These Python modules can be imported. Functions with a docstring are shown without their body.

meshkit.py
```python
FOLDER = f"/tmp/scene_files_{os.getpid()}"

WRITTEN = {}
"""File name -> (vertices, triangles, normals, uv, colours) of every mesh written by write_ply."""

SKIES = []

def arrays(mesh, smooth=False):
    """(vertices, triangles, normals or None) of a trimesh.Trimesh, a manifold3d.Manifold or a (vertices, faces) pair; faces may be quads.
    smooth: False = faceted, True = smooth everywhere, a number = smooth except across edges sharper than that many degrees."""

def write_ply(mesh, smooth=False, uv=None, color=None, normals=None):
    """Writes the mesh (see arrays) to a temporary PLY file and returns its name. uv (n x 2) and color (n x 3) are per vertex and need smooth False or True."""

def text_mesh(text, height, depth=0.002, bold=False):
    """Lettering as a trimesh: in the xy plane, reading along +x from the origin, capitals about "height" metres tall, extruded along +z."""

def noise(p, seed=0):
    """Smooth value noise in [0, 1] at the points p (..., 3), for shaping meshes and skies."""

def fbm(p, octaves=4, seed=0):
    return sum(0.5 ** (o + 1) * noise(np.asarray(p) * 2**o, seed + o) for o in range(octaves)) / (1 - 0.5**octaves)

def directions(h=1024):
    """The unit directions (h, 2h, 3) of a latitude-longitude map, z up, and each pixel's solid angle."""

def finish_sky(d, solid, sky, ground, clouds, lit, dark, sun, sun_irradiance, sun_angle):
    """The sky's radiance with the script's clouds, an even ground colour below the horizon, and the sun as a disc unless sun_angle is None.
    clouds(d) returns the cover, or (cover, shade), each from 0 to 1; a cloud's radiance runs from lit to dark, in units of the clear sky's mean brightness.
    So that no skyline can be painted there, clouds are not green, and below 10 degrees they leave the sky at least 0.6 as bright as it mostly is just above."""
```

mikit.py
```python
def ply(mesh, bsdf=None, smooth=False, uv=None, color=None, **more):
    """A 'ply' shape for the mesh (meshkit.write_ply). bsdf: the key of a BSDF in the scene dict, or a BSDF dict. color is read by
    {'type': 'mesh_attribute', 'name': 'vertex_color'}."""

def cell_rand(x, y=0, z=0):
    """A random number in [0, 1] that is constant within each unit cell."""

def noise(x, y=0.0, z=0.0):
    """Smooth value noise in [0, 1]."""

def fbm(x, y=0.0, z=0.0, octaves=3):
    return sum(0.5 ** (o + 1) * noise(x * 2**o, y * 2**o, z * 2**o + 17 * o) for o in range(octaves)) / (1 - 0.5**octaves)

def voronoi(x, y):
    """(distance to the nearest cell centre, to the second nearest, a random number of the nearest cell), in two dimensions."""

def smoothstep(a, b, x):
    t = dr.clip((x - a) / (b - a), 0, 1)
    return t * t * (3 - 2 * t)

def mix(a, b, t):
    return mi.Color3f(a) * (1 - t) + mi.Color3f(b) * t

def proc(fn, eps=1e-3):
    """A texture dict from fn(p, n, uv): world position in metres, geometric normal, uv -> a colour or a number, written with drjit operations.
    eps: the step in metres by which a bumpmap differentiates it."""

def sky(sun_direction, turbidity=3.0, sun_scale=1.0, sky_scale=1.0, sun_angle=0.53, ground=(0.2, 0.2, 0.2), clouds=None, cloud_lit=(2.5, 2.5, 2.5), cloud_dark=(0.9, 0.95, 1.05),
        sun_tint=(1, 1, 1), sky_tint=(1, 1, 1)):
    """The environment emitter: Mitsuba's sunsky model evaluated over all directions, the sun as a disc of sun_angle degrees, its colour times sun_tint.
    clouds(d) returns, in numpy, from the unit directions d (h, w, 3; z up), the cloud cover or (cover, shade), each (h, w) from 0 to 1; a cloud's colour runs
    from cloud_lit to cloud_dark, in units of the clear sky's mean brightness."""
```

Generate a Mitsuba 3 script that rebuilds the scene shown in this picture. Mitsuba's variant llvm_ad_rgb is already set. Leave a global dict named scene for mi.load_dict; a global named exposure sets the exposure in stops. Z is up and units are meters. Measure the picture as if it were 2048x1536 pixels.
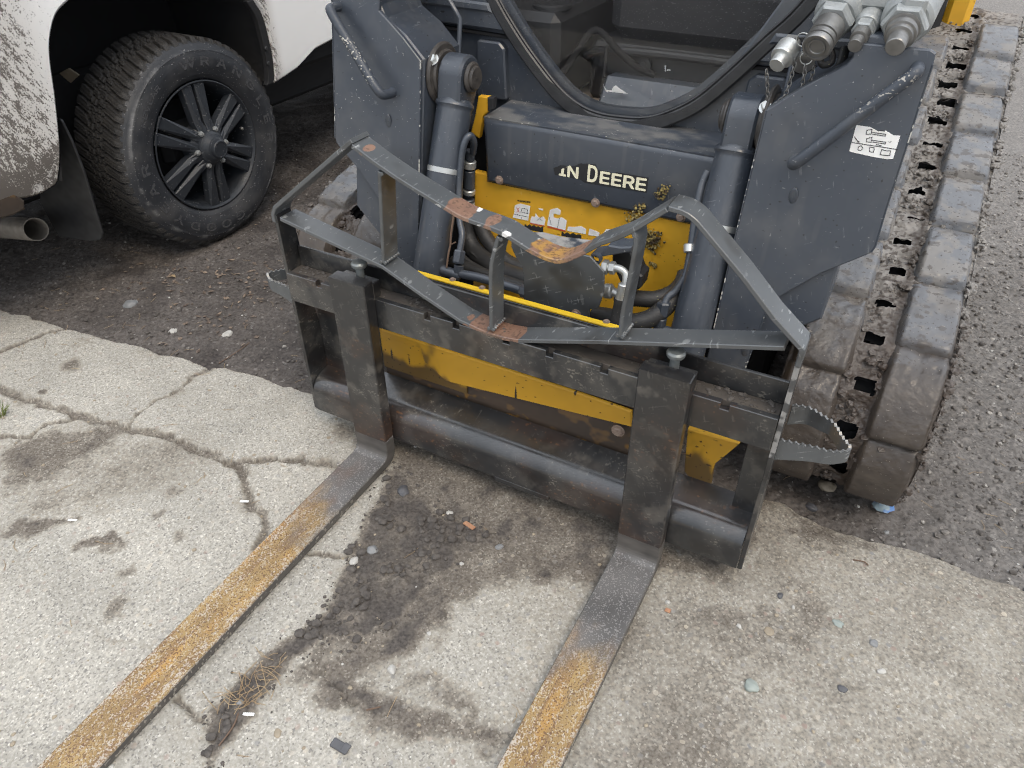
import math, numpy as np, trimesh, shapely, manifold3d, mitsuba as mi, drjit as dr, mikit, meshkit
from shapely.geometry import Polygon, LineString
from mikit import noise, fbm, voronoi, cell_rand, smoothstep, mix, proc

# ------------------------------------------------------------------ camera, sky, exposure
T = mi.ScalarTransform4f
RIGHT, DOWN, FWD = [[0.881475,0.472216,-0.003719],[0.285593,-0.53935,-0.792173],[-0.376083,0.697219,-0.610285]]
EYE = [0.6474,-1.1007,1.3771]
cam = np.eye(4)
cam[:3, 0], cam[:3, 1], cam[:3, 2], cam[:3, 3] = -np.array(RIGHT), -np.array(DOWN), FWD, EYE
scene = {
    'camera': {'type': 'perspective', 'fov': 69.56, 'fov_axis': 'x', 'near_clip': 0.02, 'far_clip': 300.0, 'to_world': T(cam)},
    'sky': mikit.sky([0.45, -0.35, 0.8], turbidity=3, sun_scale=0.15, sun_angle=25,
                     clouds=lambda d: (1.0, 1 - np.clip(d[..., 2], 0, 1)), cloud_lit=(3.25, 3.45, 3.76), cloud_dark=(1.08, 1.15, 1.25))  # overcast: the zenith three times as bright as the horizon,
}
exposure = 2.72
labels = {}
counts = {}

# ------------------------------------------------------------------ naming helpers
def num(base):
    n = counts.get(base, 0)
    counts[base] = n + 1
    return base if n == 0 else f'{base}_{n:03d}'

def thing(name, label, cat, group=None, kind=None):
    k = num(name)
    labels[k] = {'label': label, 'category': cat}
    if group: labels[k]['group'] = group
    if kind: labels[k]['kind'] = kind
    return k

def part(parent, name, mesh, mat, smooth=False, label=None, kind=None, uv=None):
    k = num(parent + '__' + name)
    scene[k] = mikit.ply(mesh, 'mat_' + mat, smooth=smooth, uv=uv)
    if label or kind:
        labels[k] = {}
        if label: labels[k]['label'] = label
        if kind: labels[k]['kind'] = kind
    return k

def whole(key, mesh, mat, smooth=False, uv=None):
    scene[key] = mikit.ply(mesh, 'mat_' + mat, smooth=smooth, uv=uv)
    return key

def structure(name, mesh, mat, smooth=False, uv=None, label=None):
    k = num(name)
    scene[k] = mikit.ply(mesh, 'mat_' + mat, smooth=smooth, uv=uv)
    labels[k] = {'kind': 'structure'}
    if label: labels[k]['label'] = label
    return k

# ------------------------------------------------------------------ mesh helpers
A = np.array
def unit(v): v = np.asarray(v, float); return v / np.linalg.norm(v)
def tm(v, f): return trimesh.Trimesh(np.asarray(v, float), np.asarray(f, int), process=False)
def cat(*ms): return trimesh.util.concatenate([m for m in ms])
def hull(pts):
    h = trimesh.convex.convex_hull(np.asarray(pts, float)); return tm(h.vertices, h.faces)

def box(x0, x1, y0, y1, z0, z1, b=0.003):
    c, s = A([(x0+x1)/2, (y0+y1)/2, (z0+z1)/2]), A([(x1-x0)/2, (y1-y0)/2, (z1-z0)/2])
    b = min(b, *(0.45*s)); p = []
    for sx in (-1, 1):
        for sy in (-1, 1):
            for sz in (-1, 1):
                q = A([sx, sy, sz]); e = s*q
                for k in range(3):
                    d = -b*q; d[k] = 0; p.append(c+e+d)
    return hull(p)

def ccw(poly):
    p = np.asarray(poly, float)
    a = np.sum(p[:, 0]*np.roll(p[:, 1], -1) - np.roll(p[:, 0], -1)*p[:, 1])
    return p if a > 0 else p[::-1]

def inset(p, d):
    a, b, c = np.roll(p, 1, 0), p, np.roll(p, -1, 0)
    e1, e2 = b-a, c-b
    n1 = np.stack([-e1[:, 1], e1[:, 0]], 1)/np.linalg.norm(e1, axis=1, keepdims=True)
    n2 = np.stack([-e2[:, 1], e2[:, 0]], 1)/np.linalg.norm(e2, axis=1, keepdims=True)
    m = n1+n2; m /= np.maximum(np.sum(m*n1, 1, keepdims=True), 0.35*np.linalg.norm(m, axis=1, keepdims=True)+1e-9)
    return p + m*d

def prism(poly, w0, w1, b=0.002, plane='xz', f=None):
    """polygon in plane extruded along the third axis from w0 to w1, edges chamfered by b. f maps (u,v,w) to xyz."""
    p = ccw(poly); n = len(p)
    q = inset(p, b) if b else p
    tri = trimesh.creation.triangulate_polygon(Polygon(p), engine='earcut')
    tv, tf = tri
    idx = A([int(np.argmin(np.sum((p-v)**2, 1))) for v in tv])
    tf = idx[tf]
    a2 = np.cross(p[tf[:, 1]]-p[tf[:, 0]], p[tf[:, 2]]-p[tf[:, 0]])
    tf = np.where((a2 < 0)[:, None], tf[:, ::-1], tf)
    lv = [(q, w0), (p, w0+b), (p, w1-b), (q, w1)] if b else [(p, w0), (p, w1)]
    V = np.vstack([np.column_stack([a, np.full(n, w)]) for a, w in lv]); F = [tf[:, ::-1], tf + n*(len(lv)-1)]
    i = np.arange(n); j = (i+1) % n
    for k in range(len(lv)-1):
        o = k*n
        F += [np.column_stack([i+o, j+o, j+o+n]), np.column_stack([i+o, j+o+n, i+o+n])]
    F = np.vstack(F)
    u, v, w = V.T
    if f is not None:
        X = np.column_stack(f(u, v, w)); 
    elif plane == 'xz': X = np.column_stack([u, w, v])
    elif plane == 'xy': X = np.column_stack([u, v, w])
    else: X = np.column_stack([w, u, v])
    m = tm(X, F)
    if m.volume < 0: m.invert()
    return m

def polyround(pts, r=0.01, res=4):
    g = Polygon(pts).buffer(-r, join_style=1).buffer(r, quad_segs=res)
    return A(g.exterior.coords)[:-1]

def bar(line, t, y0, y1, b=0.0015, plane='xz', join=1):
    """flat bar following a polyline (its thickness t in the plane), running from y0 to y1 across it."""
    g = LineString(line).buffer(t/2, cap_style=2, join_style=join, quad_segs=3).simplify(0.0004)
    return prism(A(g.exterior.coords)[:-1], y0, y1, b, plane)

def smooth_path(pts, n=6):
    p = np.asarray(pts, float); P = np.vstack([2*p[0]-p[1], p, 2*p[-1]-p[-2]]); out = []
    for i in range(1, len(P)-2):
        for t in np.linspace(0, 1, n, endpoint=False):
            a, b, c, d = P[i-1:i+3]
            out.append(0.5*((2*b)+(-a+c)*t+(2*a-5*b+4*c-d)*t*t+(-a+3*b-3*c+d)*t**3))
    return A(out+[p[-1]])

def tube(pts, r, n=12, caps=True):
    p = np.asarray(pts, float); m = len(p)
    r = np.full(m, r) if np.isscalar(r) else np.asarray(r, float)
    t = np.gradient(p, axis=0); t /= np.linalg.norm(t, axis=1, keepdims=True)
    u = np.cross(t[0], [0.31, 0.2, 0.93]); u /= np.linalg.norm(u); V = []
    a = np.arange(n)*2*np.pi/n
    for i in range(m):
        u = u - t[i]*np.dot(u, t[i]); u /= np.linalg.norm(u); w = np.cross(t[i], u)
        V.append(p[i] + r[i]*(np.cos(a)[:, None]*u + np.sin(a)[:, None]*w))
    V = np.vstack(V); F = []
    k = np.arange(n); l = (k+1) % n
    for i in range(m-1):
        o = i*n
        F += [np.column_stack([k+o, l+o, l+o+n]), np.column_stack([k+o, l+o+n, k+o+n])]
    if caps:
        V = np.vstack([V, p[0], p[-1]]); c0, c1 = len(V)-2, len(V)-1
        F += [np.column_stack([l, k, np.full(n, c0)]), np.column_stack([k+(m-1)*n, l+(m-1)*n, np.full(n, c1)])]
    return tm(V, np.vstack(F))

def lathe(p0, axis, prof, n=32, phase=0.0):
    """surface of revolution: prof = [(height along axis, radius), ...] from p0."""
    ax = unit(axis); u = unit(np.cross(ax, [0, 0, 1] if abs(ax[2]) < 0.9 else [1, 0, 0])); w = np.cross(ax, u)
    a = np.arange(n)*2*np.pi/n + phase; V = []
    for h, r in prof:
        V.append(A(p0)+ax*h+r*(np.cos(a)[:, None]*u+np.sin(a)[:, None]*w))
    V = np.vstack(V); F = []; k = np.arange(n); l = (k+1) % n
    for i in range(len(prof)-1):
        o = i*n; F += [np.column_stack([k+o, l+o, l+o+n]), np.column_stack([k+o, l+o+n, k+o+n])]
    return tm(V, np.vstack(F))

def cyl(p0, p1, r, b=0.002, n=28):
    d = A(p1, float)-A(p0, float); L = np.linalg.norm(d); b = min(b, r*0.4, L*0.4)
    return lathe(p0, d, [(0, 1e-5), (0, r-b), (b, r), (L-b, r), (L, r-b), (L, 1e-5)], n)

def hexbolt(p, axis, r=0.009, h=0.007, washer=True):
    m = lathe(p, axis, [(0, r), (h*0.8, r), (h, r*0.82), (h, 1e-5)], 6)
    return cat(m, lathe(p, axis, [(0, r*1.35), (h*0.18, r*1.35), (h*0.22, r*1.25), (h*0.22, 1e-5)], 20)) if washer else m

def grid(nu, nv, fn):
    """fn(U, V) with U, V in 0..1 -> (x, y, z)"""
    U, V = np.meshgrid(np.linspace(0, 1, nu), np.linspace(0, 1, nv), indexing='ij')
    X = np.stack(fn(U, V), -1).reshape(-1, 3)
    i, j = np.meshgrid(np.arange(nu-1), np.arange(nv-1), indexing='ij'); a = (i*nv+j).ravel()
    return tm(X, np.vstack([np.column_stack([a, a+nv, a+nv+1]), np.column_stack([a, a+nv+1, a+1])]))

def fit(mesh, f):
    m = mesh.copy(); m.vertices = np.column_stack(f(*m.vertices.T)); return m
def mirror(m):
    m = m.copy(); m.vertices = m.vertices*A([-1, 1, 1]); m.invert(); return m
def seg_dist(P, line):
    d = np.full(len(P), 1e9); L = A(line, float)
    for a, b in zip(L[:-1], L[1:]):
        ab = b-a; t = np.clip(((P-a)@ab)/max(ab@ab, 1e-12), 0, 1)
        d = np.minimum(d, np.hypot(*(P-a-t[:, None]*ab).T))
    return d
def in_poly(P, poly):
    q = A(poly, float); c = np.zeros(len(P), bool)
    for a, b in zip(q, np.roll(q, -1, 0)):
        s = (a[1] > P[:, 1]) != (b[1] > P[:, 1])
        with np.errstate(divide='ignore', invalid='ignore'):
            c ^= s & (P[:, 0] < (b[0]-a[0])*(P[:, 1]-a[1])/(b[1]-a[1])+a[0])
    return c
def poly_sd(P, poly):
    """signed distance, negative inside"""
    d = seg_dist(P, list(poly)+[poly[0]]); return np.where(in_poly(P, poly), -d, d)
def sst(a, b, x):
    t = np.clip((x-a)/(b-a), 0, 1); return t*t*(3-2*t)
TAB = np.random.default_rng(3).random((16, 256, 256)).astype(np.float32)
def nz1(x, y, k):
    i, j = np.floor(x).astype(np.int64), np.floor(y).astype(np.int64); u, v = x-i, y-j; u, v = u*u*(3-2*u), v*v*(3-2*v)
    t = TAB[k % 16]; a, b, c, d = i & 255, (i+1) & 255, j & 255, (j+1) & 255
    return (t[a, c]*(1-u)+t[b, c]*u)*(1-v)+(t[a, d]*(1-u)+t[b, d]*u)*v
def nz(P, s, o=3, seed=0):
    x, y = P[:, 0]*s+seed*7.31, P[:, 1]*s+seed*3.77
    return sum(0.5**(k+1)*nz1(x*2**k+17.3*k, y*2**k+5.1*k, seed*5+k) for k in range(o))/(1-0.5**o)

# ------------------------------------------------------------------ materials (procedural)
def mat(name, fn, rough=0.5, metallic=0.0, spec=0.5, two=False, bump=None, eps=1e-3, **more):
    b = {'type': 'principled', 'base_color': proc(fn) if callable(fn) else {'type': 'rgb', 'value': list(fn)},
         'roughness': proc(rough) if callable(rough) else float(rough), 'metallic': proc(metallic) if callable(metallic) else float(metallic), 'specular': float(spec), **more}
    if bump: b = {'type': 'bumpmap', 'arbitrary': proc(bump, eps=eps), 'scale': 1.0, 'bsdf': b}
    b = {'type': 'twosided', 'bsdf': b}
    scene['mat_' + name] = b
    return name

def specks(p, f, thr):
    return smoothstep(thr, thr+0.06, noise(p.x*f, p.y*f, p.z*f))
def scratch(p, f, k):
    """thin broken streaks in two directions"""
    br = smoothstep(0.45, 0.7, noise(p.x*55, p.y*55, p.z*55+3))
    a = noise(p.x*f*2 + p.z*f*0.6, p.y*f*0.4, p.z*f*0.25 - p.x*f*0.1)
    b = noise(p.x*f*0.3 + p.z*f*0.2, p.y*f*0.4 + 9, p.z*f*2 - p.x*f)
    return (smoothstep(k, k+0.1, a)*0.7 + smoothstep(k+0.02, k+0.1, b)*0.6)*br

def slate_fn(p, n, uv):
    c = mix((0.031, 0.038, 0.05), (0.047, 0.055, 0.069), fbm(p.x*6, p.y*6, p.z*6))
    run = smoothstep(0.58, 0.8, noise(p.x*70, p.y*70, p.z*4))*smoothstep(0.4, 0.65, fbm(p.x*5, p.y*5, p.z*9+7, 3))
    c = mix(c, (0.12, 0.115, 0.11), run*0.14)
    c = mix(c, (0.02, 0.021, 0.023), smoothstep(0.55, 0.75, fbm(p.x*9+31, p.y*9, p.z*6, 4))*0.3)
    dust = smoothstep(0.48, 0.8, fbm(p.x*14+3, p.y*14, p.z*14, 4))*0.16
    c = mix(c, (0.14, 0.135, 0.125), dust)
    c = mix(c, (0.2, 0.21, 0.22), scratch(p, 120, 0.84)*0.45)
    cl = smoothstep(0.5, 0.75, fbm(p.x*5+8, p.y*5, p.z*5, 2))
    c = mix(c, (0.5, 0.49, 0.46), specks(p, 230, 0.9)*(0.2+0.8*cl))
    return mix(c, (0.018, 0.017, 0.016), specks(p, 130, 0.9)*0.8)
def smudge(lo, hi):
    return lambda p, n, uv: lo + (hi-lo)*fbm(p.x*13+1, p.y*13, p.z*13, 3)
mat('slate_paint', slate_fn, smudge(0.2, 0.5), spec=0.75)
mat('bare_edge', lambda p, n, uv: mix((0.26, 0.255, 0.245), (0.07, 0.07, 0.07), smoothstep(0.5, 0.62, fbm(p.x*40, p.y*40, p.z*40, 3))), 0.45)
mat('dusty_paint', lambda p, n, uv: mix(slate_fn(p, n, uv), (0.3, 0.29, 0.27), smoothstep(0.3, 0.6, fbm(p.x*45, p.y*45, p.z*45, 4))*0.85), 0.6)
mat('chipped_edge', lambda p, n, uv: mix(slate_fn(p, n, uv), (0.42, 0.41, 0.38), smoothstep(0.56, 0.66, noise(p.x*160, p.y*160, p.z*160)*0.45+fbm(p.x*26, p.y*26, p.z*26, 2)*0.55)), 0.5)

mat('chipped_pipe', lambda p, n, uv: mix(slate_fn(p, n, uv), (0.5, 0.47, 0.41), smoothstep(0.62, 0.68, noise(p.x*330, p.y*330, p.z*330)*0.6+noise(p.x*140, p.y*140, p.z*140)*0.4)*smoothstep(0.4, 0.62, fbm(p.x*17, p.y*17, p.z*17, 2))), 0.42)

RUST_SPOTS = [(-0.09,0.06,0.756),(-0.02,0.06,0.743),(0.122,0.06,0.706),(0.086,0.06,0.701),(0.168,0.06,0.728),(-0.082,0.06,0.497),(-0.047,0.06,0.508),(-0.009,0.06,0.491),(0.025,0.06,0.499),(-0.308,0.06,0.84)]
RUST_R = [0.031, 0.015, 0.033, 0.028, 0.027, 0.016, 0.025, 0.022, 0.026, 0.011]
def steel_base(p, lo, hi):
    c = mix(lo, hi, fbm(p.x*9, p.y*9, p.z*9))
    smear = smoothstep(0.46, 0.74, fbm(p.x*16+p.z*5, p.y*16, p.z*9+4, 4))
    c = mix(c, (0.085, 0.08, 0.073), smear*0.36)
    c = mix(c, (0.16, 0.15, 0.135), scratch(p, 150, 0.78)*0.35)
    c = mix(c, (0.11, 0.1, 0.086), smoothstep(0.5, 0.72, fbm(p.x*30, p.y*30, p.z*22+6, 4))*smoothstep(0.4, 0.6, fbm(p.x*6, p.y*6, p.z*6+3, 2))*0.55)
    c = mix(c, (0.26, 0.235, 0.195), smoothstep(0.62, 0.8, noise(p.x*260, p.y*260, p.z*260)*0.6+0.4*noise(p.x*90, p.y*90, p.z*90))*smear*0.45)
    c = mix(c, (0.010, 0.009, 0.009), smoothstep(0.52, 0.75, fbm(p.x*11+20, p.y*11, p.z*11, 4))*0.7)
    rl = smoothstep(0.52, 0.72, fbm(p.x*8+41, p.y*8, p.z*8, 4))
    c = mix(c, (0.06, 0.036, 0.026), rl*0.4)
    return mix(c, (0.2, 0.085, 0.03), rl*smoothstep(0.76, 0.84, noise(p.x*150, p.y*150, p.z*150))*0.4)
mat('frame_steel', lambda p, n, uv: steel_base(p, (0.013, 0.014, 0.015), (0.029, 0.03, 0.032)), smudge(0.12, 0.36), spec=0.85)
mat('shank_steel', lambda p, n, uv: mix(steel_base(p, (0.009, 0.009, 0.010), (0.02, 0.02, 0.021)), (0.11, 0.055, 0.03), smoothstep(0.2, 0.05, p.z+0.1*fbm(p.x*20, p.y*20, p.z*20))*0.5), smudge(0.15, 0.45), spec=0.9)
def guard_fn(p, n, uv):
    c = mix((0.055, 0.06, 0.064), (0.092, 0.098, 0.102), fbm(p.x*9, p.y*9, p.z*9))
    c = mix(c, (0.34, 0.35, 0.35), scratch(p, 110, 0.76)*0.65)
    c = mix(c, (0.25, 0.23, 0.2), specks(p, 260, 0.88)*0.35)
    c = mix(c, (0.03, 0.028, 0.025), smoothstep(0.56, 0.8, fbm(p.x*14+20, p.y*14, p.z*14, 3))*0.6)
    w = 0.55*(fbm(p.x*45, p.y*45, p.z*45, 3)-0.5)
    m = mi.Float(0)
    for (x, y, z), r in zip(RUST_SPOTS, RUST_R):
        d = dr.sqrt(dr.square(p.x-x)+dr.square((p.y-y)*0.5)+dr.square(p.z-z))/r
        m = dr.maximum(m, smoothstep(1.05, 0.95, d+w))
    rust = mix((0.15, 0.082, 0.06), (0.25, 0.15, 0.1), fbm(p.x*60, p.y*60, p.z*60, 4))
    rust = mix(rust, (0.34, 0.19, 0.055), smoothstep(0.09, 0.04, dr.abs(p.x-0.075))*smoothstep(0.3, 0.6, fbm(p.x*70, p.y*70, p.z*70, 3))*smoothstep(0.62, 0.66, p.z))
    rust = mix(rust, (0.08, 0.05, 0.04), smoothstep(0.5, 0.85, noise(p.x*220, p.y*220, p.z*220))*0.6)
    c = mix(c, rust, m)
    white = smoothstep(0.7, 0.73, fbm(p.x*50+7, p.y*25, p.z*50, 2))*smoothstep(0.17, 0.05, dr.abs(p.x+0.02))*smoothstep(0.69, 0.72, p.z)
    return mix(c, (0.6, 0.6, 0.58), white*(1-m))
mat('guard_steel', guard_fn, smudge(0.22, 0.5), spec=0.85)

def yellow_fn(p, n, uv):
    c = mix((0.62, 0.33, 0.022), (0.74, 0.41, 0.035), fbm(p.x*8, p.y*8, p.z*8))
    c = mix(c, (0.3, 0.16, 0.02), smoothstep(0.5, 0.8, fbm(p.x*13, p.y*13, p.z*13+2, 3))*0.35)
    c = mix(c, (0.85, 0.6, 0.25), scratch(p, 140, 0.88)*0.5)
    return mix(c, (0.05, 0.035, 0.015), specks(p, 150, 0.92)*0.9)
mat('yellow_paint', yellow_fn, 0.4)
def dirty_yellow_fn(p, n, uv):
    c = mix((0.44, 0.235, 0.018), (0.58, 0.31, 0.022), fbm(p.x*9, p.y*9, p.z*9))
    d = smoothstep(0.6, 0.78, fbm(p.x*12, p.y*12, p.z*7+2, 4) + 0.4*smoothstep(0.27, 0.19, p.z) + 0.12*smoothstep(-0.2, -0.32, p.x))
    c = mix(c, (0.05, 0.035, 0.022), d*0.85)
    c = mix(c, (0.03, 0.02, 0.012), specks(p, 120, 0.86)*0.8)
    return mix(c, (0.04, 0.028, 0.014), smoothstep(0.87, 0.9, noise(p.x*90, p.y*30, p.z*12)))
mat('dirty_yellow', dirty_yellow_fn, 0.45)
def grime_fn(p, n, uv):
    c = mix((0.03, 0.025, 0.021), (0.075, 0.05, 0.034), fbm(p.x*14, p.y*14, p.z*14, 4))
    c = mix(c, (0.16, 0.09, 0.035), smoothstep(0.6, 0.75, fbm(p.x*25+3, p.y*25, p.z*25, 3))*0.6)
    return mix(c, (0.35, 0.17, 0.015), smoothstep(0.66, 0.72, fbm(p.x*18+9, p.y*18, p.z*18, 3))*0.7)
mat('grimy_steel', grime_fn, 0.55)
mat('caked_steel', lambda p, n, uv: mix(mix((0.035, 0.03, 0.027), (0.10, 0.085, 0.07), fbm(p.x*24, p.y*24, p.z*24, 4)), (0.2, 0.18, 0.15), specks(p, 250, 0.82)*0.6), 0.7)

def rusty_fork(y0):
    def fn(p, n, uv):
        up = smoothstep(0.5, 0.9, n.z)
        a = smoothstep(y0, y0-0.2, p.y + 0.26*(fbm(p.x*22, p.y*12, 1.0, 4)-0.5))
        steel = mix((0.055, 0.053, 0.051), (0.155, 0.148, 0.143), fbm(p.x*20, p.y*12, p.z*5, 4))
        steel = mix(steel, (0.33, 0.31, 0.30), smoothstep(0.66, 0.8, noise(p.x*420, p.y*420, 0))*0.45)
        steel = mix(steel, (0.12, 0.065, 0.04), smoothstep(0.5, 0.75, fbm(p.x*13+5, p.y*8, 2.0, 4))*0.6)
        rust = mix((0.17, 0.105, 0.04), (0.35, 0.235, 0.09), fbm(p.x*22, p.y*12, 5.0, 4))
        rust = mix(rust, (0.36, 0.195, 0.045), smoothstep(0.52, 0.72, fbm(p.x*30, p.y*7, 8.0, 4))*0.65)
        rust = mix(rust, (0.16, 0.085, 0.04), smoothstep(0.62, 0.7, noise(p.x*150, p.y*9, 2))*0.5)
        ed = smoothstep(0.020, 0.046, dr.abs(p.x - dr.select(p.x > 0, 0.374, -0.371) - dr.select(p.x > 0, 0.0, -0.012)*p.y))
        pale = 0.25*smoothstep(0.4, 0.8, fbm(p.x*45+3, p.y*14, 0.0, 5)) + 0.28*ed*(0.4+0.9*noise(p.x*20, p.y*14, 3))
        bare = smoothstep(0.47, 0.78, noise(p.x*460, p.y*400, 0)*0.6 + 0.25*noise(p.x*170, p.y*90, 6) + 0.5*pale)
        rust = mix(rust, (0.46, 0.42, 0.365), bare*0.68)
        rust = mix(rust, (0.11, 0.055, 0.025), smoothstep(0.66, 0.76, noise(p.x*480, p.y*430, 4))*0.75*(1.1-pale))
        top = mix(steel, rust, a)
        side = mix((0.05, 0.047, 0.044), (0.11, 0.10, 0.09), fbm(p.x*30, p.y*30, p.z*60, 3))
        side = mix(side, (0.22, 0.2, 0.17), smoothstep(0.66, 0.8, noise(p.x*90, p.y*190, p.z*120))*smoothstep(-0.1, -0.2, p.y))
        return mix(side, top, up)
    return fn
mat('rusty_fork', rusty_fork(-0.15), 0.5)
mat('rusty_fork_dark', rusty_fork(-0.19), 0.48)

def rubber_fn(p, n, uv):
    c = mix((0.105, 0.11, 0.12), (0.155, 0.16, 0.17), fbm(p.x*12, p.y*12, p.z*12))
    d = smoothstep(0.46, 0.62, fbm(p.x*26, p.y*26, p.z*26, 4))
    c = mix(c, (0.21, 0.19, 0.165), d*0.6)
    c = mix(c, (0.052, 0.044, 0.038), specks(p, 240, 0.78)*0.85)
    c = mix(c, (0.07, 0.058, 0.048), smoothstep(0.6, 0.7, fbm(p.x*55, p.y*55, p.z*55, 3))*0.7)
    wet = smoothstep(0.53, 0.42, p.z + 0.10*(fbm(p.x*18, p.y*18, p.z*18)-0.5))
    c = mix(c, mix((0.035, 0.027, 0.022), (0.075, 0.06, 0.048), fbm(p.x*40, p.y*40, p.z*40, 3)), wet*0.92)
    return mix(c, (0.3, 0.27, 0.23), specks(p, 280, 0.88)*0.55)
mat('track_rubber', rubber_fn, smudge(0.2, 0.55), bump=lambda p, n, uv: 0.0035*fbm(p.x*70, p.y*70, p.z*70, 4), eps=1.5e-3)
def mud_fn(p, n, uv):
    c = mix((0.10, 0.088, 0.076), (0.30, 0.285, 0.265), fbm(p.x*30, p.y*30, p.z*30, 4))
    c = mix(c, (0.045, 0.034, 0.027), smoothstep(0.5, 0.7, noise(p.x*150, p.y*150, p.z*150))*0.8)
    c = mix(c, (0.04, 0.029, 0.022), smoothstep(0.014, 0.004, dr.abs(dr.abs(p.x)-0.746)+0.012*(noise(p.x*90, p.y*90, p.z*90)-0.5))*0.75)
    return mix(c, (0.05, 0.036, 0.028), smoothstep(0.53, 0.42, p.z)*0.8)
mat('mud', mud_fn, 0.5, bump=lambda p, n, uv: 0.008*fbm(p.x*100, p.y*100, p.z*100, 4), eps=1.5e-3)

def tyre_fn(p, n, uv):
    c = mix((0.017, 0.019, 0.023), (0.028, 0.03, 0.035), fbm(p.x*20, p.y*20, p.z*20))
    rr = dr.sqrt(dr.square(p.y-0.8204)+dr.square(p.z-0.373))
    c = mix(c, (0.2, 0.2, 0.2), smoothstep(0.012, 0.0, dr.abs(rr-0.345))*smoothstep(0.5, 0.75, fbm(p.y*22, p.z*22, 3.0, 4))*0.6)
    d = smoothstep(0.5, 0.8, fbm(p.x*9, p.y*9, p.z*9+5, 3))
    c = mix(c, (0.12, 0.115, 0.11), d*0.3)
    return mix(c, (0.3, 0.29, 0.28), smoothstep(0.84, 0.9, noise(p.x*60, p.y*230, p.z*230))*0.6)
mat('tyre_letter', (0.06, 0.061, 0.065), 0.5)
mat('tyre_rubber', tyre_fn, 0.55)
mat('tread_rubber', lambda p, n, uv: mix((0.012, 0.012, 0.0125), (0.042, 0.039, 0.036), fbm(p.x*30, p.y*30, p.z*30, 3)), 0.7)
mat('black_rim', lambda p, n, uv: mix(mix((0.018, 0.021, 0.026), (0.03, 0.034, 0.041), fbm(p.x*12, p.y*12, p.z*12)), (0.22, 0.22, 0.22), smoothstep(0.82, 0.88, noise(p.x*60, p.y*170, p.z*170))*0.45), 0.45)
mat('liner_plastic', (0.012, 0.012, 0.013), 0.75)
mat('dark_void', (0.006, 0.006, 0.007), 0.9)

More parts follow.
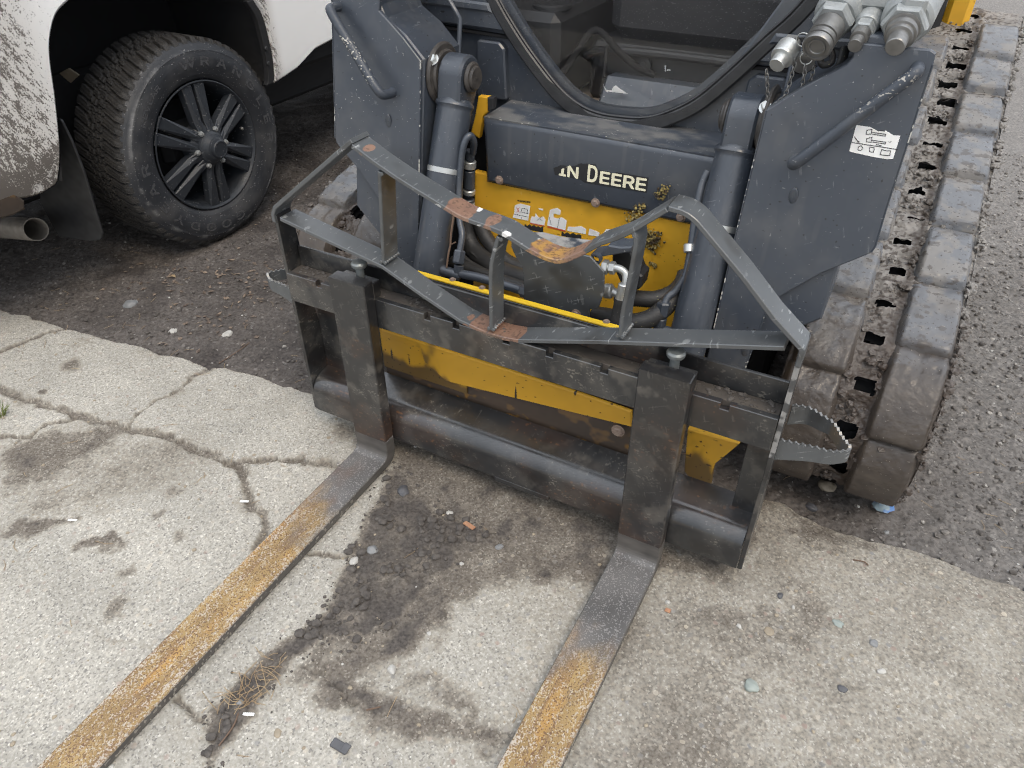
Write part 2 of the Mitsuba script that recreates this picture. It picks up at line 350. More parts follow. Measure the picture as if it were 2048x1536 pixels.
def white_mud_fn(p, n, uv):
    c = mi.Color3f(0.86, 0.86, 0.85)
    den = smoothstep(0.5, 0.12, p.y)*0.8 + smoothstep(0.62, 0.5, p.z)*0.3*smoothstep(0.6, 0.4, p.y)
    den = den + smoothstep(1.1, 1.19, p.y)*smoothstep(1.30, 1.2, p.y)*0.7
    den = den*smoothstep(0.15, 0.62, fbm(p.x*5, p.y*7+3, p.z*5, 4)+0.12)
    s = p.y*0.9 + p.z*0.45; t = p.z*0.9 - p.y*0.45
    fl = noise(s*300, t*80, p.x*90); fl2 = noise(p.y*380, p.z*380, p.x*380); fl3 = fbm(s*70, t*30, p.x*50+7, 4)
    m = smoothstep(1.0-0.66*den, 1.16-0.62*den, fl*0.34+fl2*0.42+fl3*0.44)
    c = mix(c, (0.36, 0.32, 0.27), smoothstep(0.1, 0.8, den)*0.55)
    return mix(c, (0.065, 0.05, 0.04), m*0.84)
mat('white_paint', white_mud_fn, 0.3, clearcoat=0.5, clearcoat_gloss=0.8)
mat('zinc', lambda p, n, uv: mix((0.46, 0.47, 0.46), (0.62, 0.63, 0.61), fbm(p.x*40, p.y*40, p.z*40)), 0.4, metallic=0.75)
mat('cast_zinc', lambda p, n, uv: mix((0.25, 0.265, 0.265), (0.42, 0.435, 0.43), fbm(p.x*50, p.y*50, p.z*50, 3)), 0.5, metallic=0.45)
mat('pipe_steel', lambda p, n, uv: mix((0.2, 0.175, 0.15), (0.36, 0.33, 0.29), fbm(p.x*40, p.y*40, p.z*40, 4)), 0.5, metallic=0.35)
mat('deck_paint', lambda p, n, uv: mix(mix(slate_fn(p, n, uv), (0.16, 0.155, 0.145), smoothstep(0.35, 0.7, fbm(p.x*18, p.y*30, p.z*18, 4))*0.6), (0.5, 0.48, 0.42), specks(p, 210, 0.84)*smoothstep(0.4, 0.6, fbm(p.x*9, p.y*9, 0, 2))), 0.5)
mat('pin_zinc', lambda p, n, uv: mix((0.13, 0.14, 0.14), (0.24, 0.26, 0.26), fbm(p.x*90, p.y*90, p.z*90, 3)), 0.45, metallic=0.5)
mat('worn_steel', lambda p, n, uv: mix((0.17, 0.167, 0.16), (0.31, 0.305, 0.295), fbm(p.x*60, p.y*60, p.z*60, 3)), 0.42, metallic=0.8)
mat('rusty_bolt', lambda p, n, uv: mix((0.16, 0.10, 0.07), (0.3, 0.24, 0.2), fbm(p.x*300, p.y*300, p.z*300, 3)), 0.55)
mat('greasy_steel', lambda p, n, uv: mix((0.022, 0.02, 0.019), (0.085, 0.077, 0.07), fbm(p.x*50, p.y*50, p.z*50, 3)), 0.4)
mat('hose_rubber', lambda p, n, uv: mix(mix((0.016, 0.016, 0.017), (0.035, 0.034, 0.033), fbm(p.x*40, p.y*40, p.z*40)), (0.28, 0.26, 0.12), specks(p, 330, 0.88)*smoothstep(0.15, 0.3, p.x)), 0.55)
mat('seal_rubber', lambda p, n, uv: mix((0.014, 0.014, 0.015), (0.035, 0.036, 0.038), fbm(p.x*30, p.y*30, p.z*30, 3)), 0.42)
mat('seat_fabric', lambda p, n, uv: mix(mix((0.014, 0.014, 0.016), (0.03, 0.03, 0.032), fbm(p.x*14, p.y*14, p.z*14)), (0.12, 0.12, 0.12), specks(p, 330, 0.84)*0.7), 0.85)
mat('cab_floor', lambda p, n, uv: mix((0.16, 0.125, 0.095), (0.36, 0.28, 0.2), fbm(p.x*16, p.y*16, p.z*16, 4)), 0.8)
mat('white_label', lambda p, n, uv: mix((0.74, 0.74, 0.72), (0.6, 0.58, 0.54), smoothstep(0.55, 0.8, fbm(p.x*40, p.y*40, p.z*40, 3))*0.6), 0.5)
mat('cream_letter', (0.72, 0.68, 0.5), 0.5)
mat('black_print', (0.02, 0.02, 0.022), 0.55)
mat('red_print', (0.5, 0.06, 0.03), 0.5)
mat('badge_black', (0.016, 0.0165, 0.018), 0.5)
mat('line_yellow', lambda p, n, uv: mix((0.78, 0.50, 0.02), (0.70, 0.44, 0.02), fbm(p.x*20, p.y*20, p.z*20)), 0.45)
mat('moss', lambda p, n, uv: mix(mix((0.15, 0.115, 0.035), (0.32, 0.25, 0.09), noise(p.x*200, p.y*200, p.z*200)), (0.05, 0.035, 0.02), smoothstep(0.5, 0.7, noise(p.x*120+7, p.y*120, p.z*120))), 0.9, two=True)
mat('straw', lambda p, n, uv: mix((0.2, 0.13, 0.07), (0.4, 0.3, 0.18), noise(p.x*40, p.y*40, p.z*40)), 0.8, two=True)
mat('grass_blade', lambda p, n, uv: mix((0.06, 0.1, 0.025), (0.2, 0.2, 0.06), noise(p.x*60, p.y*60, p.z*60)), 0.7, two=True)
mat('litter', lambda p, n, uv: mix((0.07, 0.05, 0.04), (0.26, 0.2, 0.15), cell_rand(p.x*60, p.y*60)), 0.8)
mat('twig_bark', (0.13, 0.085, 0.06), 0.8)
mat('stone_grey', lambda p, n, uv: mix((0.13, 0.135, 0.14), (0.24, 0.24, 0.235), fbm(p.x*70, p.y*70, p.z*70, 3)), 0.6)
mat('gravel_mix', lambda p, n, uv: mix(mix((0.075, 0.066, 0.058), (0.18, 0.164, 0.148), cell_rand(p.x*70, p.y*70)), (0.3, 0.28, 0.255), smoothstep(0.86, 0.9, cell_rand(p.x*70+9, p.y*70)))*(0.8+0.4*noise(p.x*300, p.y*300, p.z*300)), 0.75)
mat('stone_pale', lambda p, n, uv: mix((0.32, 0.31, 0.285), (0.48, 0.465, 0.43), fbm(p.x*70, p.y*70, p.z*70, 3)), 0.7)
mat('stone_green', lambda p, n, uv: mix((0.2, 0.23, 0.21), (0.32, 0.35, 0.32), fbm(p.x*70, p.y*70, p.z*70, 3)), 0.55)
mat('stone_tan', lambda p, n, uv: mix((0.22, 0.18, 0.13), (0.33, 0.28, 0.21), fbm(p.x*70, p.y*70, p.z*70, 3)), 0.6)
mat('stone_dark', lambda p, n, uv: mix((0.05, 0.05, 0.055), (0.1, 0.1, 0.105), fbm(p.x*70, p.y*70, p.z*70, 3)), 0.55)
mat('clod', lambda p, n, uv: mix((0.045, 0.039, 0.035), (0.11, 0.098, 0.087), noise(p.x*130, p.y*130, p.z*130)), 0.85)
mat('wood_chip', lambda p, n, uv: mix((0.3, 0.14, 0.08), (0.42, 0.24, 0.14), noise(p.x*300, p.y*40, p.z*100)), 0.7)
mat('blue_scrap', lambda p, n, uv: mix((0.2, 0.26, 0.29), (0.06, 0.15, 0.36), smoothstep(0.5, 0.6, fbm(p.x*45, p.y*45, p.z*45, 2))), 0.4)
scene['mat_door_glass'] = {'type': 'thindielectric', 'int_ior': 1.27}

def concrete_fn(p, n, uv):
    d, k = uv.x, uv.y
    v1 = voronoi(p.x*290, p.y*290); v2 = voronoi(p.x*70+5, p.y*70)
    r, r2 = v1[2], v2[2]
    c = mix((0.305, 0.287, 0.248), (0.41, 0.388, 0.341), r)
    c = mix(c, (0.2, 0.19, 0.175), smoothstep(0.13, 0.06, r)*0.75)
    c = mix(c, (0.58, 0.555, 0.5), smoothstep(0.92, 0.98, r)*0.6)
    c = c*(0.70+0.5*fbm(p.x*210, p.y*210, 0, 2))
    peb = smoothstep(0.40, 0.30, v2[0]+0.16*(noise(p.x*170, p.y*170, 2)-0.5))*smoothstep(0.84-0.1*k, 0.88-0.1*k, r2)
    col = mix((0.24, 0.24, 0.24), (0.5, 0.44, 0.35), cell_rand(r2*977, 3, 1))
    col = mix(col, (0.33, 0.25, 0.21), smoothstep(0.85, 0.9, cell_rand(r2*977, 7, 1)))
    pm = peb*(0.25+0.5*k)
    c = mix(c, col, pm)
    c = c*(0.82+0.36*fbm(p.x*6, p.y*6, 0.0, 4))
    tan = mix((0.25, 0.226, 0.186), (0.135, 0.117, 0.097), smoothstep(0.25, 0.8, d))
    dirt = mix(tan, (0.075, 0.066, 0.059), smoothstep(0.78, 1.0, d))
    dirt = dirt*(0.5+1.0*fbm(p.x*230, p.y*230, 5, 2))
    dirt = mix(dirt, (0.40, 0.37, 0.32), smoothstep(0.9, 0.96, r)*0.5*smoothstep(1.0, 0.6, d))
    out = mix(c, dirt, smoothstep(0.02, 0.72, d + (0.38*(noise(p.x*160, p.y*160, 8)-0.5)+0.2*(fbm(p.x*48, p.y*48, 4, 3)-0.5))*smoothstep(0.0, 0.3, d)))
    rv = cell_rand(r2*977, 11, 1)
    big = smoothstep(0.34*rv+0.12, 0.34*rv+0.04, v2[0]+0.18*(noise(p.x*150, p.y*150, 2)-0.5))*smoothstep(0.84, 0.87, r2)*k
    return mix(out, col*(0.55+0.5*cell_rand(r2*977, 5, 2)), big*0.6*smoothstep(1.0, 0.7, d))
mat('concrete', concrete_fn, 0.85, spec=0.3)

def earth_fn(p, n, uv):
    w, g = uv.x, uv.y
    v1 = voronoi(p.x*170, p.y*170); v2 = voronoi(p.x*48+9, p.y*48)
    c = mix((0.058, 0.05, 0.045), (0.125, 0.111, 0.101), fbm(p.x*6, p.y*6, 0.0, 5))
    c = mix(c, (0.028, 0.023, 0.021), w)
    c = mix(c, (0.168, 0.157, 0.145), g*(0.45+0.5*fbm(p.x*4+2, p.y*4, 0.0, 4)))
    c = c*(0.5+0.5*v1[2]+0.75*(fbm(p.x*120, p.y*120, 1, 3)-0.2))
    st = smoothstep(0.3, 0.22, v2[0])*smoothstep(0.88, 0.91, v2[2])
    c = mix(c, mix((0.12, 0.115, 0.11), (0.3, 0.28, 0.255), cell_rand(v2[2]*977, 1, 1)), st*(0.3+0.5*g))
    return mix(c, (0.36, 0.34, 0.315), smoothstep(0.985, 0.995, v1[2])*0.3)
mat('earth', earth_fn, 0.8, spec=0.35)

# ------------------------------------------------------------------ ground
EDGE = [(-2.245,-0.026),(-2.019,0.013),(-1.942,0.021),(-1.879,0.032),(-1.859,0.025),(-1.799,0.038),(-1.74,0.043),(-1.708,0.038),(-1.647,0.054),(-1.583,0.058),(-1.535,0.063),(-1.479,0.071),(-1.414,0.086),(-1.355,0.085),(-1.294,0.082),(-1.233,0.102),(-1.185,0.109),(-1.127,0.105),(-1.09,0.106),(-1.046,0.129),(-0.997,0.133),(-0.956,0.143),(-0.816,0.147),(-0.732,0.152)] + [(0.627,0.366),(0.73,0.335),(0.789,0.336),(0.845,0.339),(0.872,0.348),(0.911,0.348),(0.965,0.36),(1.018,0.355),(1.081,0.347),(1.169,0.354),(1.315,0.368)]
EDGE = [(-9.0, EDGE[0][1]-0.1)] + EDGE + [(9.0, EDGE[-1][1]+0.3)]
CRACKS = [  # (polyline, half width, dirt reach)
    ([(-1.774,-0.267),(-1.761,-0.154),(-1.752,-0.105),(-1.742,-0.06),(-1.722,-0.007),(-1.71,0.039)], 0.008, 0.02),
    ([(-1.698,-0.313),(-1.563,-0.283),(-1.503,-0.271),(-1.442,-0.285),(-1.406,-0.263),(-1.348,-0.264),(-1.293,-0.248),(-1.248,-0.249),(-1.193,-0.242),(-1.135,-0.23),(-1.047,-0.219),(-0.997,-0.198),(-0.938,-0.185),(-0.89,-0.194),(-0.834,-0.193),(-0.793,-0.188),(-0.736,-0.19),(-0.677,-0.191)], 0.012, 0.04),
    ([(-0.733,-0.192),(-0.69,-0.186),(-0.659,-0.199),(-0.621,-0.22),(-0.594,-0.238),(-0.559,-0.274),(-0.534,-0.286),(-0.496,-0.292),(-0.46,-0.313),(-0.441,-0.35),(-0.44,-0.378)], 0.009, 0.05),
    ([(-0.694,-0.181),(-0.669,-0.16),(-0.602,-0.12),(-0.576,-0.11),(-0.548,-0.083),(-0.528,-0.087),(-0.493,-0.068),(-0.442,-0.061)], 0.009, 0.035),
    ([(-1.243,-0.253),(-1.248,-0.281),(-1.292,-0.319),(-1.284,-0.374),(-1.339,-0.392),(-1.375,-0.44)], 0.006, 0.03),
    ([(-1.088,0.104),(-1.094,0.049),(-1.081,-0.034),(-1.104,-0.106),(-1.099,-0.155),(-1.08,-0.213)], 0.004, 0.05),
    ([(-0.311,-0.328),(-0.269,-0.314),(-0.236,-0.3)], 0.006, 0.02),
    ([(-0.312,-0.732),(-0.275,-0.736),(-0.217,-0.745)], 0.006, 0.03),
    ([(-0.137,-0.561),(-0.094,-0.563),(-0.034,-0.563),(0.011,-0.583)], 0.003, 0.03),
]
GAP = [(-0.318,-0.022),(-0.282,-0.103),(-0.268,-0.198),(-0.243,-0.254),(-0.236,-0.296),(-0.223,-0.326),(-0.21,-0.373),(-0.195,-0.424),(-0.191,-0.454),(-0.196,-0.492),(-0.221,-0.586),(-0.235,-0.634),(-0.231,-0.675),(-0.235,-0.719),(-0.215,-0.757),(-0.175,-0.795),(-0.154,-0.824),(-0.12,-0.805),(-0.143,-0.778),(-0.14,-0.73),(-0.137,-0.698),(-0.146,-0.667),(-0.152,-0.633),(-0.144,-0.595),(-0.14,-0.558),(-0.127,-0.499),(-0.036,-0.456),(-0.017,-0.375),(0.016,-0.175),(0.043,-0.077),(-0.024,-0.05),(-0.117,-0.072),(-0.205,-0.023),(-0.272,0.018),(-0.315,0.017)]
FILMS = [  # (polygon, softness, strength)
    ([(-0.179,-0.518),(-0.049,-0.515),(0.126,-0.501),(0.285,-0.463),(0.368,-0.478),(0.33,-0.545),(0.208,-0.574),(0.075,-0.613),(-0.064,-0.62)], 0.05, 0.9),
    ([(0.427,0.027),(0.601,0.072),(0.817,0.218),(1.168,0.24),(1.166,0.071),(0.857,-0.057),(0.583,-0.178),(0.443,-0.117)], 0.14, 0.3),
    ([(-0.55, 0.3), (0.66, 0.45), (0.62, 0.02), (0.35, -0.05), (-0.1, -0.09), (-0.30, -0.06), (-0.34, 0.0), (-0.5, 0.03)], 0.07, 0.85),  # dark mud below the lower bar, with the bar's contact shadow painted in
    ([(-0.34,0.03),(-0.277,-0.1),(-0.265,-0.178),(-0.226,-0.295),(-0.21,-0.373),(-0.194,-0.466),(-0.193,-0.519),(-0.106,-0.472),(-0.012,-0.383),(0.017,-0.282),(0.062,-0.17),(0.154,-0.101),(0.196,-0.021),(0.124,0.094),(-0.078,0.105),(-0.293,0.077)], 0.07, 0.8),
    ([(-0.31,0.012),(-0.236,-0.276),(-0.157,-0.479),(-0.166,-0.651),(-0.008,-0.567),(0.09,-0.428),(0.084,-0.279),(0.186,-0.165),(0.381,-0.107),(0.355,0.022),(0.075,0.053),(-0.17,0.065)], 0.05, 0.85),
    ([(0.062,-0.443),(0.171,-0.423),(0.282,-0.458),(0.438,-0.452),(0.404,-0.511),(0.251,-0.519),(0.129,-0.506),(0.044,-0.539)], 0.05, 0.7),
    ([(-1.407,-0.384),(-1.116,-0.278),(-0.874,-0.101),(-0.69,-0.189),(-0.754,-0.368),(-1.001,-0.647)], 0.10, 0.5),
    ([(0.44, 0.02), (0.42, -0.18), (0.62, -0.24), (0.85, -0.10), (0.9, 0.1), (0.7, 0.25), (0.6, 0.1)], 0.12, 0.62),
    ([(-1.353,-0.44),(-1.287,-0.334),(-1.154,-0.215),(-1.025,-0.195),(-1.032,-0.252),(-1.039,-0.346),(-1.061,-0.44),(-1.0,-0.376),(-1.024,-0.424),(-1.07,-0.469),(-1.084,-0.511),(-1.097,-0.585)], 0.07, 0.8),
    ([(-0.992,-0.671),(-0.991,-0.654),(-0.953,-0.617),(-0.912,-0.564),(-0.871,-0.511),(-0.909,-0.499),(-0.996,-0.555),(-1.062,-0.626)], 0.035, 0.85),
    ([(-0.851,-0.579),(-0.824,-0.539),(-0.796,-0.507),(-0.724,-0.495),(-0.692,-0.46),(-0.706,-0.502),(-0.726,-0.555),(-0.775,-0.577)], 0.02, 0.8),
    ([(-0.636,-0.707),(-0.6,-0.698),(-0.564,-0.702),(-0.52,-0.682),(-0.452,-0.666),(-0.445,-0.695),(-0.512,-0.724),(-0.567,-0.724),(-0.616,-0.716)], 0.03, 0.6),
    ([(-0.089,-0.52),(-0.044,-0.512),(0.039,-0.531),(0.147,-0.533),(0.171,-0.569),(0.098,-0.573),(0.025,-0.576),(-0.027,-0.566),(-0.104,-0.564)], 0.06, 0.55),
    ([(-0.301,-0.712),(-0.243,-0.695),(-0.22,-0.742),(-0.151,-0.822),(-0.195,-0.846),(-0.29,-0.771)], 0.08, 0.5),
    ([(-0.0,0.032),(0.386,0.072),(0.604,0.154),(0.729,0.344),(0.911,0.351),(1.023,0.265),(1.013,0.09),(0.764,-0.082),(0.527,-0.169),(0.309,-0.189),(0.133,-0.208)], 0.14, 0.34),
    ([(0.497,-0.236),(0.761,-0.07),(1.167,0.133),(1.164,-0.101),(0.885,-0.25),(0.526,-0.373)], 0.16, 0.22),
    ([(0.624,0.383),(0.726,0.361),(0.865,0.362),(0.914,0.319),(0.815,0.233),(0.659,0.218)], 0.06, 0.8),
]
SPOTS = [  # (centre, radius, strength)
    ((-1.488,-0.101), 0.04, 0.75), ((-0.732,-0.403), 0.022, 0.6), ((-0.619,-0.439), 0.025, 0.6), ((-0.65,-0.566), 0.026, 0.55),
    ((-0.595,-0.646), 0.03, 0.65), ((-0.761,-0.342), 0.025, 0.55), ((-0.863,-0.461), 0.03, 0.4), ((-1.43,-0.226), 0.02, 0.85),
    ((-1.327,0.076), 0.06, 0.3), ((-1.565,0.006), 0.05, 0.35), ((-0.512,0.061), 0.05, 0.6), ((-0.141,0.104), 0.12, 0.5),
]
def warp(P, a=0.012):
    return P + a*np.column_stack([nz(P, 30, 3, 1)-0.5, nz(P, 30, 3, 2)-0.5])*2
def edge_d(P):
    """positive on the slab, in metres from its back edge"""
    E = A(EDGE); ye = np.interp(P[:, 0], E[:, 0], E[:, 1]); d = seg_dist(P, EDGE)
    return np.where(P[:, 1] < ye, d, -d)
def axis(lo, hi, step, far, n=26):
    g = np.geomspace(step, far, n); c = np.cumsum(g*(far/np.sum(g)))
    return np.concatenate([lo-c[::-1], np.arange(lo, hi, step), hi+c])
def sheet(xs, ys, height):
    X, Y = np.meshgrid(xs, ys, indexing='ij'); P = np.column_stack([X.ravel(), Y.ravel()])
    z, uv, keep = height(P)
    nv = len(ys); i, j = np.meshgrid(np.arange(len(xs)-1), np.arange(nv-1), indexing='ij'); a = (i*nv+j).ravel()
    F = np.vstack([np.column_stack([a, a+nv, a+nv+1]), np.column_stack([a, a+nv+1, a+1])])
    if keep is not None:
        F = F[keep[F].all(1)]; used = np.unique(F); new = np.full(len(P), -1); new[used] = np.arange(len(used))
        P, z, uv, F = P[used], z[used], uv[used], new[F]
    return tm(np.column_stack([P, z]), F), uv

def poly_sd_near(P, poly, pad):
    q = A(poly); o = np.full(len(P), 9.0); k = ((P > q.min(0)-pad) & (P < q.max(0)+pad)).all(1)
    if k.any(): o[k] = poly_sd(P[k], poly)
    return o
def slab_height(P):
    D1 = (warp(P, 1.0)-P); W = P+0.012*D1; de = edge_d(P+0.008*D1)
    d = np.zeros(len(P)); z = (nz(P, 9, 3, 5)-0.5)*0.006 + (nz(P, 160, 2, 6)-0.5)*0.0022
    for line, w, reach in CRACKS:
        L = A(line); near = (P[:, 0] > L[:, 0].min()-0.15) & (P[:, 0] < L[:, 0].max()+0.15) & (P[:, 1] > L[:, 1].min()-0.15) & (P[:, 1] < L[:, 1].max()+0.15)
        s = np.full(len(P), 9.0); s[near] = seg_dist(W[near], line)
        wv = w*(0.25+1.5*nz(P, 55, 3, 71)); z -= 0.011*sst(wv*1.25, wv*0.7, s)*(0.4+0.9*nz(P, 30, 3, 72))
        d = np.maximum(d, np.maximum(sst(wv*2.0, wv*0.5, s)*(0.52+0.36*nz(P, 40, 3, 77)), 0.6*sst(reach, 0, s)*sst(0.3, 0.65, nz(P, 11, 3, 7))))
    n20 = nz(P, 20, 4, 9)
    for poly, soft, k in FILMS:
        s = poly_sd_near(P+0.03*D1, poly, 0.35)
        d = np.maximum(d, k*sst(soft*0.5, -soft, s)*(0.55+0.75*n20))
    for c, r, k in SPOTS:
        d = np.maximum(d, k*sst(r*1.5, r*0.3, np.hypot(*(P+0.02*D1-A(c)).T)))
    g = poly_sd_near(W, GAP, 0.4) + 0.05*(nz(P, 17, 4, 41)-0.5) * sst(-0.22, -0.05, P[:, 0]); m = sst(0.014, -0.028, g)
    d = np.maximum(d, m*(0.72+0.42*nz(P, 22, 4, 11)))
    halo = sst(0.16, -0.02, g)*sst(-0.25, -0.12, P[:, 0]+0.5*(P[:, 1]+0.1))
    d = np.maximum(d, halo*(0.25+0.75*nz(P, 26, 4, 42)))
    z += m*(-0.006 + 0.014*nz(P, 25, 4, 12) + 0.012*np.maximum(0, nz(P, 70, 3, 13)-0.45)*2*nz(P, 9, 2, 14))
    d = np.maximum(d, 0.16*sst(0.4, 0.75, nz(P, 3.5, 4, 15)) + 0.56*sst(-0.05, 0.36, P[:, 0]+0.3*P[:, 1])*(0.55+0.75*nz(P, 6, 4, 43)))
    d = np.maximum(d, 0.8*sst(0.02, -0.006, de)*sst(0.4, 0.6, nz(P, 16, 3, 16)))
    z = z - 0.05*sst(0.006, -0.02, de) - 0.006*sst(0.05, 0.0, de)
    far = sst(1.9, 3.0, np.abs(P[:, 0]))
    return z*(1-far)-0.012*far*0, np.column_stack([np.clip(d, 0, 1), 0.25+0.75*sst(-0.2, 0.4, P[:, 0])]), de > -0.03

xs = axis(-2.35, 1.75, 0.0048, 7.0); ys = np.concatenate([axis(-1.2, 0.0, 0.0048, 7.0)[:-26], np.arange(0.0, 0.56, 0.0048)])
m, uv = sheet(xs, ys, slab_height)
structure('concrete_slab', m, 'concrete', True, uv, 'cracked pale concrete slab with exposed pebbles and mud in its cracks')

def earth_height(P):
    de = edge_d(P); s = sst(4.5, 2.5, np.abs(P[:, 0]))*sst(4.0, 2.0, P[:, 1])
    z = -0.012 + s*((nz(P, 4, 3, 21)-0.5)*0.02 + (nz(P, 28, 4, 22)-0.5)*0.016 + 0.016*np.maximum(0, nz(P, 85, 3, 23)-0.5) + (nz(P, 190, 2, 24)-0.5)*0.003)
    z -= 0.02*sst(0.0, 0.06, de)
    w = 0.55*sst(0.45, 0.7, nz(P, 6, 4, 25))*sst(1.2, -0.2, P[:, 0])
    g = sst(0.72, 1.25, P[:, 0] + 0.25*(nz(P, 3, 3, 26)-0.5) + 0.12*P[:, 1])
    return z, np.column_stack([w, g]), None
xs = axis(-2.5, 1.75, 0.0075, 90.0, 60); ys = np.concatenate([[-0.35], np.arange(-0.2, 2.2, 0.0085), 2.2+np.cumsum(np.geomspace(0.01, 6, 90))])
m, uv = sheet(xs, ys, earth_height)
structure('dirt_ground', m, 'earth', True, uv, 'damp brown dirt and grey gravel ground behind the slab')

rng = np.random.default_rng(7)
def rock(r, seed, flat=0.7, sub=1, sharp=0.35):
    m = trimesh.creation.icosphere(subdivisions=sub); v = A(m.vertices)
    n = meshkit.fbm(v*1.3+seed*3.1, 2, seed); v = v*(1-sharp+2*sharp*n)[:, None]
    v = v*A([1.0, 0.62+0.5*((seed*0.37) % 1), flat])*r
    a = seed*1.7; v = v@A([[math.cos(a), math.sin(a), 0], [-math.sin(a), math.cos(a), 0], [0, 0, 1]])
    return tm(v, m.faces)
ROCKS = [rock(1.0, s, 0.6, 1) for s in range(6)]; GRIT = [rock(1.0, s+11, 0.6, 0, 0.5) for s in range(6)]
def scatter(P, sizes, z=0.0, sink=0.3, src=None):
    V, F, o = [], [], 0
    for (x, y), r in zip(P, sizes):
        b = (src or ROCKS)[int(rng.integers(6))]; a = rng.uniform(0, 6.28); R = A([[math.cos(a), math.sin(a), 0], [-math.sin(a), math.cos(a), 0], [0, 0, 1]])
        V.append(A(b.vertices)@R*r + A([x, y, z + r*(0.6-sink)-0.0*r])); F.append(A(b.faces)+o); o += len(b.vertices)
    return tm(np.vstack(V), np.vstack(F))
def pick(n, x0, x1, y0, y1, test):
    P = np.column_stack([rng.uniform(x0, x1, n), rng.uniform(y0, y1, n)]); return P[test(P)]
ez = lambda P: earth_height(P)[0]
def scatter_on(P, sizes, zf, sink=0.3, src=None):
    m = scatter(P, sizes, 0, sink, src); k = len((src or ROCKS)[0].vertices); m.vertices[:, 2] += np.repeat(zf(P), k); return m

P = pick(5000, -0.7, 0.6, -1.0, 0.3, lambda P: (poly_sd(warp(P), GAP) < 0.035*rng.random(len(P))**3) & (poly_sd(warp(P), GAP) > -0.01))
P2 = pick(9000, -0.6, 0.5, -1.0, 0.2, lambda P: (poly_sd(P, GAP) < -0.004) & (nz(P, 9, 2, 31) > 0.42))
m = scatter_on(np.vstack([P, P2]), np.concatenate([rng.uniform(0.0015, 0.0045, len(P)), 0.0016+0.0115*rng.random(len(P2))**5]), lambda Q: slab_height(Q)[0])
labels['mud_crumbs'] = {'label': 'dark crumbly mud and grit filling the broken gap between the slab pieces', 'category': 'mud', 'kind': 'stuff'}
whole('mud_crumbs', m, 'clod')
P = pick(21000, -2.6, 1.7, -0.1, 1.9, lambda P: (edge_d(P) < 0.0) & (nz(P, 5, 3, 51) > 0.42))
sz = 0.0016+0.0085*rng.random(len(P))**7
labels['dirt_clods'] = {'label': 'small dark clods and grit scattered over the dirt ground', 'category': 'dirt', 'kind': 'stuff'}
whole('dirt_clods', scatter_on(P, sz, ez, 0.3, GRIT), 'clod')
P = np.vstack([pick(15000, 0.8, 1.75, 0.3, 3.4, lambda P: edge_d(P) < 0.0), pick(3000, -2.4, 0.7, 0.0, 1.6, lambda P: (edge_d(P) < 0.0) & (nz(P, 5, 3, 52) > 0.5))])
labels['gravel'] = {'label': 'loose pale gravel lying on the dirt ground', 'category': 'gravel', 'kind': 'stuff'}
whole('gravel', scatter_on(P, 0.0014+0.0085*rng.random(len(P))**9, ez, 0.3, GRIT), 'gravel_mix')
P = pick(1500, -2.3, 1.7, -1.2, 0.45, lambda P: (edge_d(P) > 0.02))
labels['slab_pebbles'] = {'label': 'small pebbles and grit on the concrete slab', 'category': 'gravel', 'kind': 'stuff'}
whole('slab_pebbles', scatter_on(P, 0.0012+0.0045*rng.random(len(P))**5, lambda Q: slab_height(Q)[0], 0.5), 'stone_tan')
P = np.vstack([pick(330, -2.4, 1.7, 0.0, 1.7, lambda P: edge_d(P) < 0.0), pick(300, 0.95, 1.75, 0.4, 3.0, lambda P: edge_d(P) < 0.0), pick(60, -2.2, 1.6, -1.1, 0.3, lambda P: edge_d(P) > 0.0)])
labels['pale_grit'] = {'label': 'tiny white stone chips scattered on the ground', 'category': 'gravel', 'kind': 'stuff'}
whole('pale_grit', scatter_on(P, 0.0012+0.0042*rng.random(len(P))**4, lambda Q: np.maximum(ez(Q), np.where(edge_d(Q) > 0, 0.0, -1)), 0.4), 'stone_pale')

def straws(P, zf, L=(0.012, 0.05), r=0.0006, tilt=0.15):
    out = []
    for (x, y), z in zip(P, zf(P)):
        a, l = rng.uniform(0, 6.28), rng.uniform(*L); d = A([math.cos(a), math.sin(a), rng.uniform(0, tilt)])*l/2; k = A([-d[1], d[0], 0])*rng.uniform(-.3, .3)
        c = A([x, y, z+0.002]); out.append(tube([c-d, c+k, c+d*A([1, 1, 1])], r, 4, False))
    return cat(*out)
P = np.vstack([pick(260, -2.3, 1.6, -0.1, 1.3, lambda P: edge_d(P) < 0.0), pick(60, -2.0, 0.4, -1.0, 0.2, lambda P: edge_d(P) > 0)])
labels['dry_needles'] = {'label': 'dry straw coloured needles strewn over the ground', 'category': 'plant litter', 'kind': 'stuff'}
whole('dry_needles', straws(P, lambda Q: np.maximum(ez(Q), np.where(edge_d(Q) > 0, 0.0, -1))), 'straw')
C0 = A((-0.188,-0.638))
P = C0 + rng.normal(0, 1, (48, 2))*A([0.022, 0.04])
labels['dry_grass_clump'] = {'label': 'flattened clump of dry brown grass in the mud gap', 'category': 'dry grass', 'kind': 'stuff'}
whole('dry_grass_clump', straws(P, lambda Q: slab_height(Q)[0]+0.003, (0.015, 0.06), 0.0007, 0.25), 'straw')
